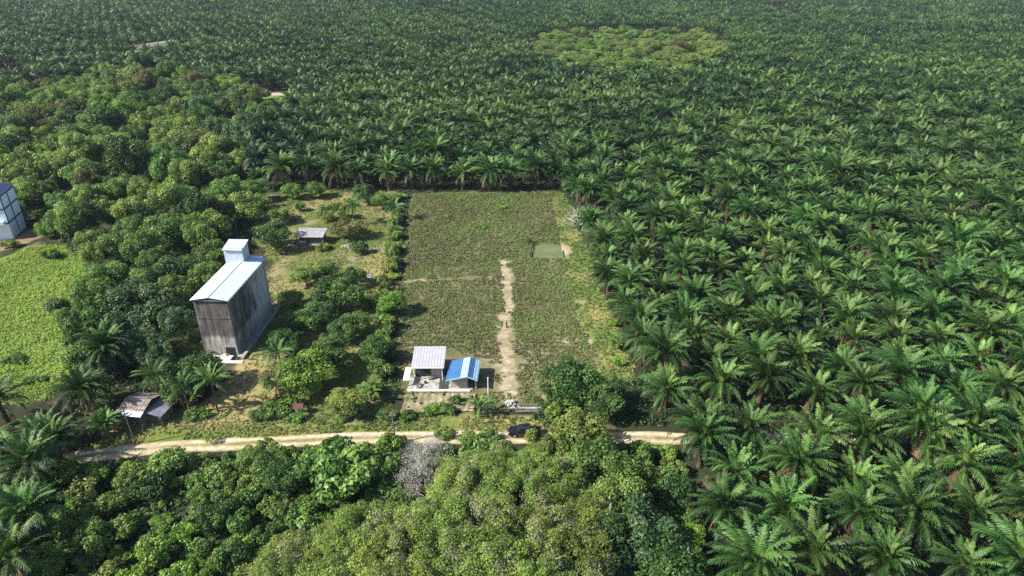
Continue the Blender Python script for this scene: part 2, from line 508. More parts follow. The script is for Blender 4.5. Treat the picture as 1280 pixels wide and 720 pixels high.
def leaf_quads(P, Nn, ln, wd, r):
    n = len(P)
    rv = r.normal(size=(n, 3))
    t = unit(np.cross(Nn, rv)); b = np.cross(Nn, t)
    ln = np.broadcast_to(ln, n)[:, None]; wd = np.broadcast_to(wd, n)[:, None]
    V = np.stack([P - t * ln, P + b * wd - t * ln * .1, P + t * ln - Nn * ln * .25, P - b * wd - t * ln * .1], 1).reshape(-1, 3)
    Q = np.arange(4 * n).reshape(n, 4)
    return V, Q


def clump_cover(name, X, Y, rad, hgt, nl, ln, tone, mat, r, base=0.0, up=.5, wdr=.5):
    """low leafy mounds at (X, Y): nl leaves each"""
    n = len(X)
    rad = np.broadcast_to(rad, n); hgt = np.broadcast_to(hgt, n)
    d = r.normal(size=(n, nl, 3)); d[..., 2] = np.abs(d[..., 2]); d = unit(d)
    rr = r.uniform(.55, 1.0, (n, nl, 1))
    P = d * rr * np.stack([rad, rad, hgt], -1)[:, None, :]
    P[..., 0] += X[:, None]; P[..., 1] += Y[:, None]; P[..., 2] += (height(X, Y) + base)[:, None] + .05
    Nn = unit(d + r.normal(size=d.shape) * .45 + np.array([0, 0, up]))
    T = np.repeat(np.clip(tone[:, None] + r.normal(size=(n, nl)) * .1, 0, 1).ravel(), 4)
    V, Q = leaf_quads(P.reshape(-1, 3), Nn.reshape(-1, 3), r.uniform(.7, 1.2, n * nl) * ln, r.uniform(.7, 1.2, n * nl) * ln * wdr, r)
    return mesh_np(name, V, quads=Q, mats=[M[mat]], tone=T)


def scatter(P, n, r, noise=0):
    x0, y0 = P.min(0); x1, y1 = P.max(0)
    x, y = r.uniform(x0, x1, n), r.uniform(y0, y1, n)
    wx = x + (fbm(x, y, 3, 91) - .5) * noise; wy = y + (fbm(x, y, 3, 93) - .5) * noise
    k = inside(P, wx, wy)
    return x[k], y[k]


def area(P):
    x, y = P[:, 0], P[:, 1]
    return abs(np.dot(x, np.roll(y, 1)) - np.dot(y, np.roll(x, 1))) / 2


def bboxn(P, dens):
    a = P.max(0) - P.min(0)
    return int(a[0] * a[1] * dens)


# crop in the field
x, y = scatter(CROP, bboxn(CROP, 6.0), rng, 2.5)
dv, _ = dist_line(PATH_V, x, y); dh, _ = dist_line(PATH_H, x, y)
n2 = fbm(x, y, 2.4, 101); n1 = fbm(x, y, 11, 103)
k = (dv + (n2 - .5) * 3.6 > 1.25) & ((dh + (n2 - .5) * 2.5 > .7) | (n1 < .4)) & ~inside(POND + (POND - POND.mean(0)) * .12, x, y)
k &= (np.sin(y * 2 * math.pi / 1.7 + fbm(x, y, 12, 105) * 9) * .5 + n2 * 1.3 > .18)
k &= np.hypot(x - G(636, 460)[0], (y - G(636, 460)[1]) * .8) + (n2 - .5) * 8 > 2.4
k &= ~((x > -19.5) & (x < -5.0) & (y < 108.2))
x, y, n1, n2 = x[k], y[k], n1[k], n2[k]
top = np.clip((y - 150) / 14, 0, 1) * np.clip((fbm(x, y, 6, 107) - .25) * 2.5, 0, 1)
tone = .18 + (n1 - .45) * .9 + (n2 - .5) * .35 + top * .22 + .2 * np.clip((x - 2) / 8, 0, 1) * (y < 150)
tag(link('vegetable_crop', clump_cover('vegetable_crop', x, y, .38 + .15 * top + rng.uniform(0, .14, len(x)), .18 + .5 * n2 * n2 + .45 * top, 7, .2, np.clip(tone, 0, 1), 'crop', rng)),
    kind='stuff', label='low green and brown crop covering the field in rows')

# creeper on the bright meadow at the left
x, y = scatter(MEADOW, bboxn(MEADOW, 4.2), rng, 4)
k = (x > -150) & (y > 92)
x, y = x[k], y[k]
n1, n2 = fbm(x, y, 7, 111), fbm(x, y, 2.6, 113)
dry = np.clip((fbm(x, y, 16, 117) - .5) * 4, 0, 1) * (y < 122)
tone = .55 + (n1 - .5) * .55 + (n2 - .5) * .3 - dry * .3
tag(link('meadow_creeper', clump_cover('meadow_creeper', x, y, (.4 + .5 * n2), .12 + 1.3 * n2 ** 3 + .8 * n1 ** 2, 7, .22, np.clip(tone, 0, 1), 'meadow', rng, up=1.3)),
    kind='stuff', label='lime green creeper blanketing the open meadow')


# grass tufts: orchard, verge, right border, road edges
def grass(name, polys, dens, tonef, label, hmul=1.0, avoid=True):
    xs, ys = [], []
    for P, dn in zip(polys, dens):
        x, y = scatter(P, bboxn(P, dn), rng, 3); xs.append(x); ys.append(y)
    x, y = np.concatenate(xs), np.concatenate(ys)
    d, off = dist_line(ROAD, x, y)
    n2 = fbm(x, y, 1.6, 121)
    k = (d > 1.5 + (n2 - .5) * .7) & ~inside(POND + (POND - POND.mean(0)) * .25, x, y)
    k &= ~((x > -19.8) & (x < -5.0) & (y > 98.2) & (y < 108.2)) & (fbm(x, y, 5, 67) < .7)
    x, y = x[k], y[k]
    tag(link(name, clump_cover(name, x, y, rng.uniform(.18, .4, len(x)), rng.uniform(.1, .42, len(x)) * hmul, 4, .22, np.clip(tonef(x, y), 0, 1), 'drygrass', rng, up=.7, wdr=.35)), kind='stuff', label=label)


BORDER = FIELD
grass('grass', [ORCHARD, VERGE], [2.6, 7], lambda x, y: .56 + .6 * np.exp(-((x + 47) / 9) ** 2 - ((y - 100) / 10) ** 2) - (fbm(x, y, 13, 41) - .42) * 2.6 + (fbm(x, y, 3, 123) - .5) * .6, 'dry yellow and green grass between the trees and along the road')


def border_pts():
    x, y = scatter(BORDER, bboxn(BORDER, 3.4), rng, 3)
    n1 = fbm(x, y, 9, 61)
    k = ~inside(CROP, x + (n1 - .5) * 3, y) & ((x > 5) | (x < -15) | (y < 98)) & (fbm(x, y, 5, 67) < .7) & ~inside(POND + (POND - POND.mean(0)) * .3, x, y)
    k &= np.hypot(x - 13.6, (y - 160) * .45) > 1.6
    k &= ~inside(BARE_BED, x, y) & ~((x > -19.8) & (x < -5.0) & (y > 98.2) & (y < 108.2))
    return x[k], y[k]


x, y = border_pts()
tag(link('border_grass', clump_cover('border_grass', x, y, rng.uniform(.25, .5, len(x)), rng.uniform(.15, .5, len(x)), 5, .26, np.clip(.30 - (fbm(x, y, 9, 61) - .45) * 2.6 + (fbm(x, y, 2, 125) - .5) * .6, 0, 1), 'drygrass', rng, up=.6, wdr=.35)),
    kind='stuff', label='yellow grass strip along the borders of the field')

# undergrowth below the groves and in the bushland
xs, ys, rs, hs = [], [], [], []
for P, dn, rr, hh in ((GROVE, .5, 1.0, 1.3), (BUSHLAND, 1.1, .75, 1.0), (BARE_BED, .35, .28, .3), (poly([(702, 240), (720, 266), (736, 316), (760, 376), (782, 432), (798, 476), (815, 520), (832, 560), (856, 620), (868, 720), (1320, 760), (1340, 240)]), .33, .8, .9), (poly([(660, 500), (810, 470), (850, 560), (680, 560)]), 1.2, .8, 1.2),
                      (poly([(484, 330), (498, 240), (512, 240), (505, 330), (492, 510), (476, 510)]), .8, .6, .8)):
    x, y = scatter(P, bboxn(P, dn), rng, 3)
    d, _ = dist_line(ROAD, x, y)
    k = (d > 3.0) & (y > 46) & (x > -180) & (x < 140) & ~((x > -60) & (x < -50) & (y > 107) & (y < 131)) & ~((x > -67) & (x < -56) & (y > 87) & (y < 96)) & ~inside(LEFTYARD, x, y) & ~((x < -131) & (y > 166) & (y < 178))
    x, y = x[k], y[k]
    xs.append(x); ys.append(y); rs.append(rng.uniform(.6, 1.3, len(x)) * rr); hs.append(rng.uniform(.5, 1.3, len(x)) * hh)
x, y, rr, hh = map(np.concatenate, (xs, ys, rs, hs))
tag(link('undergrowth', clump_cover('undergrowth', x, y, rr, hh, 16, .27, np.clip(.45 + (fbm(x, y, 8, 131) - .5) * 1.3, 0, 1), 'under', rng)), kind='stuff', label='tangled low green undergrowth below the trees')


# ------------------------------------------------------------------ oil palms
def palm_arrays(r, nf, npair, seg, wid, L=5.8, spread=95, droop=.45, th=5.5, trunk_n=8, a0=0.0, a1=1.0, llen=.95, lean=0.0):
    """returns leaf verts, quads, tone; fronds of one palm whose heart stands at height th"""
    VV, QQ, TT = [], [], []
    nv = 0
    for i in range(nf):
        a = a0 + (a1 - a0) * (i + .5) / nf
        phi = i * 2.39996 + r.uniform(-.45, .45)
        e0 = R(86) - R(spread * .93) * a ** 1.25 + r.normal() * .13
        bend = R(52 + 36 * a) + r.normal() * .16
        Lf = L * (.62 + .45 * math.sin(math.pi * min(.5, .12 + a * .7))) * r.uniform(.82, 1.12)
        K = 10
        s = np.linspace(0, 1, K + 1)
        e = e0 - bend * s ** 1.5
        twist = phi + (r.uniform(-.35, .35)) * s
        D = np.stack([np.cos(e) * np.cos(twist), np.cos(e) * np.sin(twist), np.sin(e)], -1)
        Pp = np.concatenate([[[0, 0, 0]], np.cumsum((D[:-1] + D[1:]) / 2 * Lf / K, 0)]) + np.array([.25 * math.cos(phi), .25 * math.sin(phi), th])
        sj = np.linspace(.14, .985, npair)
        pj = np.stack([np.interp(sj, s, Pp[:, k]) for k in range(3)], -1)
        dj = unit(np.stack([np.interp(sj, s, D[:, k]) for k in range(3)], -1))
        side = np.stack([-np.sin(np.interp(sj, s, twist)), np.cos(np.interp(sj, s, twist)), sj * 0], -1)
        roll = r.normal() * .35
        upn = np.cross(dj, side); upn *= np.sign(upn[:, 2:3] + 1e-6)
        sd = side * math.cos(roll) + upn * math.sin(roll)
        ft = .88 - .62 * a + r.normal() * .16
        for sg in (-1, 1):
            al = R(22) + R(38) * sj
            ld = unit(sd * sg * np.cos(al)[:, None] + dj * np.sin(al)[:, None] + upn * .18 + r.normal(size=(npair, 3)) * .11)
            ll = llen * np.clip(np.sin(np.pi * (.1 + .86 * sj)), .12, 1) ** .65 * r.uniform(.82, 1.12, npair)
            wv = dj * (wid / 2)
            mid = pj + ld * (ll * .55)[:, None] - np.array([0, 0, 1]) * (ll * droop * .12)[:, None]
            tip = pj + ld * (ll * .97)[:, None] - np.array([0, 0, 1]) * (ll * droop)[:, None]
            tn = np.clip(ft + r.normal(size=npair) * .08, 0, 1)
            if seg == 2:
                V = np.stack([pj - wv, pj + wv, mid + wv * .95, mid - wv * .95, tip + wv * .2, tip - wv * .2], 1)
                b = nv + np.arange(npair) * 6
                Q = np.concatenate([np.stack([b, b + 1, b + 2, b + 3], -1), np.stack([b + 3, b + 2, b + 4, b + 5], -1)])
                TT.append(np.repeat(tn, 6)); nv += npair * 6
            else:
                V = np.stack([pj - wv, pj + wv, tip + wv * .55, tip - wv * .55], 1)
                b = nv + np.arange(npair) * 4
                Q = np.stack([b, b + 1, b + 2, b + 3], -1)
                TT.append(np.repeat(tn, 4)); nv += npair * 4
            VV.append(V.reshape(-1, 3)); QQ.append(Q)
        if seg == 2:   # the pale midrib
            w = side[0] * .045
            V = np.stack([Pp - w, Pp + w], 1).reshape(-1, 3) + np.array([0, 0, .02])
            b = nv + np.arange(K) * 2
            QQ.append(np.stack([b, b + 1, b + 3, b + 2], -1)); VV.append(V); TT.append(np.full(len(V), min(1, ft + .35))); nv += len(V)
    return np.concatenate(VV), np.concatenate(QQ), np.concatenate(TT)


def palm_trunk(r, th, n=9, rings=9):
    V, Q = [], []
    for k in range(rings):
        z = -.4 + (th + .55) * k / (rings - 1)
        rad = (.42 if k else .55) + (.12 if k > rings - 3 else 0)
        for j in range(n):
            a = 2 * math.pi * j / n + k * .35
            q = rad * r.uniform(.82, 1.2)
            V.append((q * math.cos(a), q * math.sin(a), z))
    for k in range(rings - 1):
        for j in range(n):
            Q.append((k * n + j, k * n + (j + 1) % n, (k + 1) * n + (j + 1) % n, (k + 1) * n + j))
    return np.array(V), np.array(Q)


PALM = []
PALM_SPEC = [  # trunk height, fronds, length, spread, leaflet length, dead fronds, tone shift, look
    (4.6, 54, 5.2, 82, .98, 4, .0, 'full green'), (5.4, 46, 5.6, 94, .95, 14, -.03, 'shaggy brown-skirted'), (6.4, 56, 5.3, 88, .98, 6, -.05, 'tall dense'),
    (5.0, 40, 5.8, 72, 1.0, 5, .06, 'upright'), (5.8, 34, 5.1, 100, .9, 10, .03, 'open-crowned'), (7.0, 50, 5.6, 90, .95, 12, -.06, 'tall shaggy'),
    (3.4, 58, 4.6, 78, .95, 2, .08, 'low bushy'), (5.5, 50, 5.4, 88, .98, 6, .0, 'evenly spreading'), (6.0, 48, 6.1, 84, 1.0, 5, .02, 'long-fronded'),
    (2.6, 36, 4.2, 70, .85, 1, .14, 'young small'), (5.6, 30, 4.9, 96, .8, 13, .16, 'thin yellowish'), (5.2, 60, 5.5, 92, 1.0, 9, -.10, 'dark heavy')]
for k, (th, nf, Lf_, spr, ll_, nd, ts, _) in enumerate(PALM_SPEC):
    r = np.random.default_rng(100 + k)
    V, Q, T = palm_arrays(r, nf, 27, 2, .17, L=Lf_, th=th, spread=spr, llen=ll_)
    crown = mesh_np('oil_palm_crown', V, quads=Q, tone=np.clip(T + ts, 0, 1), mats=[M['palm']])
    V, Q = palm_trunk(r, th)
    trunk = mesh_np('oil_palm_trunk', V, quads=Q, mats=[M['palm_trunk']])
    V, Q, T = palm_arrays(r, nd, 20, 1, .2, L=4.6 * Lf_ / 5.4, th=th - .35, a0=.95, a1=1.35, spread=112, droop=.9, llen=.6)
    dead = mesh_np('oil_palm_dead_fronds', V, quads=Q, tone=T, mats=[M['palm_dead']])
    PALM.append((crown, trunk, dead))
PALM_LOOK = [q[7] for q in PALM_SPEC]
PALM_ODDS = np.array([.11, .1, .1, .1, .08, .09, .08, .1, .1, .035, .035, .07]); PALM_ODDS /= PALM_ODDS.sum()


def put_palm(x, y, label, group, r, k=None, s=None, name='oil_palm'):
    k = int(r.integers(len(PALM))) if k is None else k
    s = s or r.uniform(.78, 1.08) * (1.15 if y > 200 else 1)
    t = thing(name, label, 'palm tree', (x, y, h1(x, y)), r.uniform(0, 6.28), group, (s, s, s * r.uniform(.92, 1.08)))
    t.rotation_euler.x = r.normal() * .06; t.rotation_euler.y = r.normal() * .06
    link('trunk', PALM[k][1], t); link('crown', PALM[k][0], t); link('dead_fronds', PALM[k][2], t)
    return t


def ordinal(n):
    w = ['', 'first', 'second', 'third', 'fourth', 'fifth', 'sixth', 'seventh', 'eighth', 'ninth', 'tenth', 'eleventh', 'twelfth', 'thirteenth', 'fourteenth', 'fifteenth', 'sixteenth', 'seventeenth', 'eighteenth', 'nineteenth', 'twentieth']
    if n <= 20: return w[n]
    return f'{n}' + ('th' if n % 100 in (11, 12, 13) else {1: 'st', 2: 'nd', 3: 'rd'}.get(n % 10, 'th'))


FARHOUSE = G(194, 70)
SOIL = poly([(-30, 92), (38, 92), (34, 112), (-30, 112)])
TRACK = poly([(286, 117), (362, 116.5), (364, 120), (286, 120.5)])
LAWN = poly([(316, 124), (350, 119), (364, 119), (352, 144), (322, 150)])
r = np.random.default_rng(5)
px_, py_, rowi = [], [], []
k = 0
for row in range(-21, 120):
    yy = 208.5 + (8.1 if row > 0 else 7.2) * row
    sp_ = 8.6 if row > 0 else 8.0
    hw = .80 * yy + 40
    n = int(2 * hw / sp_)
    xs = -hw + sp_ * np.arange(n)
    xs = (np.round(-hw / sp_) + np.arange(n)) * sp_ + (sp_ / 2 if row % 2 else 0)
    if 56 < yy < 206:
        probe = np.arange(0, 60, .25)
        bx = probe[~inside(BIG, probe, probe * 0 + yy)]
        bx = bx[bx > 5].min()
        xs = np.concatenate([xs[xs < -5], bx + 1.2 + (1.8 if row % 2 else 0) + 7.9 * np.arange(int((hw - bx) / 7.9))])
    n = len(xs)
    px_.append(xs); py_.append(np.full(n, yy)); rowi.append(np.full(n, row))
px_, py_, rowi = np.concatenate(px_), np.concatenate(py_), np.concatenate(rowi)
px_ = px_ + r.normal(size=len(px_)) * .55 - (py_ - 208) * .02; py_ = py_ + r.normal(size=len(py_)) * .55
d, _ = dist_line(ROAD, px_, py_)
push = (d < 2.8) & (px_ > 15) & (r.uniform(size=len(px_)) < .85)
py_ = np.where(push, py_ - 3.4 - r.uniform(0, .8, len(px_)), py_); d = np.where(push, 3.4, d)
keep = ~inside(BIG, px_, py_) & ~inside(CLEAR, px_, py_) & ~inside(SOIL, px_, py_) & ~inside(TRACK, px_, py_) & (np.hypot(px_ - G(735, 284)[0], py_ - G(735, 284)[1]) > 6.5) & ~inside(LAWN, px_, py_ + 2) & ~inside(LAWN, px_, py_ - 8) & (d > 2.8) & (dist_line([(FARHOUSE[0] - 9, FARHOUSE[1] - 20), (FARHOUSE[0] + 6, FARHOUSE[1] + 14)], px_, py_)[0] > 10.5)
keep &= (r.uniform(size=len(px_)) > .025) | (py_ < 215)
keep &= (fbm(px_, py_, 60, 141) < .80) | (py_ < 330)
px_, py_, rowi = px_[keep], py_[keep], rowi[keep]
zc = py_ * math.cos(PITCH) + (HCAM - 6) * math.sin(PITCH)
yc = py_ * math.sin(PITCH) + (8 - HCAM) * math.cos(PITCH)
u, v = 640 + FPX * px_ / zc, 360 - FPX * yc / zc
seen = (u > -35) & (u < 1315) & (v < 760)
near = np.hypot(px_, py_)
order = np.argsort(np.where(seen, near, 1e9))
single = order[:288]
mark = np.zeros(len(px_), bool); mark[single] = True
rows = {}
for i in single: rows.setdefault(int(rowi[i]), []).append(i)
road_row = max(q for q in rows if np.mean(py_[rows[q]]) < 87.5)
for q, idx in sorted(rows.items()):
    idx.sort(key=lambda i: px_[i])
    for n, i in enumerate(idx):
        kk = int(r.choice(len(PALM), p=PALM_ODDS))
        if q <= road_row:
            place = f'{ordinal(n + 1)} from the left in the {ordinal(road_row - q + 1)} row below the dirt road'
            grp = 'oil palms below the dirt road'
        elif q < 0:
            place = f'{ordinal(n + 1)} from the field edge in the {ordinal(q - road_row)} row above the road'
            grp = 'oil palms right of the field'
        elif q == 0:
            place = f'{ordinal(n + 1)} from the left in the front row behind the field'
            grp = 'oil palms in the front row behind the field'
        else:
            place = f'{ordinal(n + 1)} from the left, {ordinal(q + 1)} row counted back behind the field'
            grp = 'oil palms behind the field'
        put_palm(px_[i], py_[i], f'{PALM_LOOK[kk]} oil palm, {place}', grp, r, kk)

# oil palms of the left edge
for (cx, cy, lab, kk, s) in [
        (33, 574, 'oil palm with drooping fronds left of the dirt road end', 1, 1.1), (66, 548, 'dark oil palm overhanging the left end of the dirt road', 3, .95),
        (101, 497, 'tall grey-green oil palm left of the rusty-roofed shack', 5, 1.0), (139, 437, 'oil palm with silvery arching fronds at the lime meadow corner', 2, 1.15),
        (30, 640, 'shaded oil palm at the left photo edge below the road', 7, 1.1), (12, 700, 'oil palm in the bottom left corner of the photo', 4, 1.15),
        (-15, 560, 'oil palm cut by the left photo edge beside the meadow foot', 0, 1.0), (52, 528, 'bushy oil palm between meadow foot and dirt road', 6, 1.0),
        (128, 522, 'small oil palm close to the shack wall on the left', 6, .75), (2, 505, 'oil palm at the meadow foot on the left edge', 8, .9)]:
    x, y = G(cx, cy, 5.5 * s * .86)
    put_palm(x, y, lab, 'oil palms at the left edge', r, kk, s * .86)


# every other palm of the plantation, one mesh
def far_palms():
    rest = np.where(~mark)[0]
    margin = np.abs(px_[rest]) < .75 * (py_[rest] + 32) * 1.1 + 14
    rest = rest[margin]
    rr = np.random.default_rng(77)
    dist = near[rest]
    VV, QQ, TT, MM = [], [], [], []
    base = 0
    spec = [(0, 330, 40, 13, .34), (330, 520, 32, 9, .5), (520, 760, 24, 6, .75), (760, 1e9, 18, 5, .9)]
    for lo, hi, nf, npair, wid in spec:
        sel = rest[(dist >= lo) & (dist < hi)]
        tmpl = []
        for q in range(4):
            rq = np.random.default_rng(900 + q)
            th = 5 + .5 * q
            V, Q, T = palm_arrays(rq, nf, npair, 1, wid, th=th, L=5.5, spread=82 + 4 * q, llen=1.05)
            mt = np.zeros(len(Q), int)
            tv, tq = palm_trunk(rq, th, n=5, rings=3)
            Q = np.concatenate([Q, tq + len(V)]); V = np.concatenate([V, tv]); T = np.concatenate([T, np.zeros(len(tv))]); mt = np.concatenate([mt, np.full(len(tq), 1, int)])
            tmpl.append((V, Q, T, mt))
        kind = rr.integers(4, size=len(sel))
        for q in range(4):
            V, Q, T, mt = tmpl[q]
            s = sel[kind == q]; n = len(s)
            if not n: continue
            a = rr.uniform(0, 6.28, n); sc_ = rr.uniform(.92, 1.24, n)
            ca, sa = np.cos(a)[:, None], np.sin(a)[:, None]
            X = (V[None, :, 0] * ca - V[None, :, 1] * sa) * sc_[:, None] + px_[s][:, None]
            Y = (V[None, :, 0] * sa + V[None, :, 1] * ca) * sc_[:, None] + py_[s][:, None]
            Z = V[None, :, 2] * sc_[:, None] + height(px_[s], py_[s])[:, None]
            VV.append(np.stack([X, Y, Z], -1).reshape(-1, 3).astype(np.float32))
            QQ.append((Q[None] + (base + np.arange(n) * len(V))[:, None, None]).reshape(-1, 4).astype(np.int32)); base += n * len(V)
            patchy = (fbm(px_[s], py_[s], 45, 143) - .5) * .8 + rr.normal(size=n) * .14
            TT.append(np.clip(T[None] + patchy[:, None], 0, 1).ravel().astype(np.float32)); MM.append(np.tile(mt, n))
    me = mesh_np('oil_palm_plantation', np.concatenate(VV), quads=np.concatenate(QQ), tone=np.concatenate(TT), mats=[M['palm'], M['palm_trunk']], fmat=np.concatenate(MM))
    tag(link('oil_palm_plantation', me), kind='stuff', label='endless oil palm plantation stretching to the far edge')


far_palms()


# ------------------------------------------------------------------ broadleaf trees and shrubs
def crown_mesh(r, Rr, H, base, nclump, rc, nleaf, ln, mat, wdr=.5, tvar=.3, grey=0.0, shell=.55, up=.35, twigs=0):
    c = r.normal(size=(nclump, 3)); c[:, 2] = c[:, 2] * .8 + .25; c = unit(c)
    rad = r.uniform(shell * .8, 1.12, nclump) ** .7
    hz = (H - base) / 2
    cen = c * rad[:, None] * np.array([Rr - rc * .6, Rr - rc * .6, max(.1, hz - rc * .6)]) + np.array([0, 0, base + hz])
    cen[:, 0] += r.normal() * .12 * Rr; cen[:, 1] += r.normal() * .12 * Rr
    crad = rc * r.uniform(.5, 1.45, nclump)
    ct = np.clip(.5 + r.normal(size=nclump) * tvar, .03, .84)
    if grey: ct = np.where(r.uniform(size=nclump) < grey, r.uniform(.88, 1, nclump), ct)
    w = crad ** 2; w /= w.sum()
    which = r.choice(nclump, nleaf, p=w)
    d = r.normal(size=(nleaf, 3)); d[:, 2] += up; d = unit(d)
    P = cen[which] + d * (crad[which] * r.uniform(.35, 1.0, nleaf) ** .5)[:, None] * np.array([1, 1, .85])
    Nn = unit(d * .8 + r.normal(size=(nleaf, 3)) * .55 + np.array([0, 0, .35]))
    T = np.repeat(np.clip(ct[which] + r.normal(size=nleaf) * .09, 0, 1), 4)
    V, Q = leaf_quads(P, Nn, ln * r.uniform(.7, 1.3, nleaf), ln * wdr * r.uniform(.7, 1.3, nleaf), r)
    if twigs:
        q = r.choice(nclump, twigs); d = r.normal(size=(twigs, 3)); d[:, 2] += .8; d = unit(d)
        tv, tq = leaf_quads(cen[q] + d * (crad[q] * r.uniform(.5, 1.02, twigs))[:, None], unit(np.cross(d, r.normal(size=(twigs, 3)))), r.uniform(.25, .55, twigs), .022, r)
        V = np.concatenate([V, tv]); Q = np.concatenate([Q, tq + nleaf * 4]); T = np.concatenate([T, np.full(len(tv), 1.0)])
    V[:, 2] = np.maximum(V[:, 2], .05)
    return mesh_np('crown', V, quads=Q, tone=T, mats=[M[mat]]), cen


def trunk_mesh(r, H, base, rad, cen, mat='bark', nl=7):
    mb = MB()
    top = Vector((r.normal() * .2, r.normal() * .2, base + (H - base) * .45))
    mb.tube([(0, 0, -.3), (r.normal() * .06, r.normal() * .06, base * .5), top * .75, top], [rad * 1.35, rad, rad * .75, rad * .4], 8)
    for q in r.choice(len(cen), min(nl, len(cen)), replace=False):
        e = Vector(cen[q]); st = top * r.uniform(.45, .9)
        mb.tube([st, st.lerp(e, .5) + Vector((0, 0, .25)), e], [rad * .45, rad * .28, rad * .1], 5)
    return mb.mesh('trunk', M[mat])


TREES = {}


def kind(key, mat, n, Rr, H, base, nclump, rc, nleaf, ln, wdr=.5, trad=.25, seed=0, **kw):
    out = []
    for q in range(n):
        r = np.random.default_rng(seed * 31 + q * 7 + 3)
        cm, cen = crown_mesh(r, Rr, H, base, nclump, rc, nleaf, ln, mat, wdr, **kw)
        out.append((trunk_mesh(r, H, base, trad, cen), cm))
    TREES[key] = (Rr, H, out)


for i, (key, col) in enumerate([('dark', 'dark'), ('mid', 'mid'), ('olive', 'olive'), ('lime', 'lime'), ('rust', 'rust'), ('brown', 'brown'), ('blue', 'blue')]):
    kind(key, 'leaf_' + col, 4, 5.0, 8.0, 1.2, 46, 1.35, 6500, .26, seed=10 + i, trad=.26)
for i, (key, col) in enumerate([('tall_dark', 'dark'), ('tall_mid', 'mid'), ('tall_olive', 'olive')]):
    kind(key, 'leaf_' + col, 3, 5.5, 14.0, 2.0, 70, 1.6, 6500, .32, seed=30 + i, trad=.35)
kind('fine', 'leaf_fine', 6, 5.0, 9.0, 2.0, 90, .95, 17000, .135, wdr=.55, trad=.22, seed=40, grey=.08, tvar=.22, shell=.6, twigs=1300)
kind('bigleaf', 'leaf_mid', 3, 5.0, 7.0, 1.5, 40, 1.2, 3200, .42, wdr=.55, trad=.22, seed=44, tvar=.33)
for i, (key, col) in enumerate([('shrub_dark', 'dark'), ('shrub_mid', 'mid'), ('shrub_olive', 'olive'), ('shrub_lime', 'lime')]):
    kind(key, 'leaf_' + col, 4, 2.2, 2.6, .1, 22, .75, 1900, .19, wdr=.6, trad=.09, seed=50 + i)
kind('shrub_grey', 'leaf_grey', 3, 2.2, 2.8, .2, 26, .65, 1500, .09, wdr=.3, trad=.08, seed=60)


def put_tree(key, x, y, Rr, H, label, cat='tree', group=None, name='broadleaf_tree', r=rng):
    R0, H0, vs = TREES[key]
    tr, cr = vs[int(r.integers(len(vs)))]
    t = thing(name, label, cat, (x, y, h1(x, y) - .05), r.uniform(0, 6.28), group, (Rr / R0, Rr / R0, H / H0))
    link('trunk' if cat != 'shrub' else 'stem', tr, t); link('crown' if cat != 'shrub' else 'foliage', cr, t)
    return t


LOOK = {'dark': 'dark green rounded', 'mid': 'mid green', 'olive': 'olive green', 'lime': 'bright lime', 'rust': 'reddish tinged', 'brown': 'brownish thin-leaved', 'blue': 'blue-green',
        'tall_dark': 'tall dark green', 'tall_mid': 'tall mid green', 'tall_olive': 'tall olive lit', 'fine': 'yellow-green fine-leaved', 'bigleaf': 'big-leaved bright green',
        'shrub_dark': 'dark green', 'shrub_mid': 'mid green', 'shrub_olive': 'olive', 'shrub_lime': 'bright lime', 'shrub_grey': 'grey leafless'}
placed = []


def crown_at(key, px, py, Rr, H, label, **kw):
    x, y = G(px, py, H * .6)
    placed.append((x, y, Rr))
    return put_tree(key, x, y, Rr, H, label, **kw)


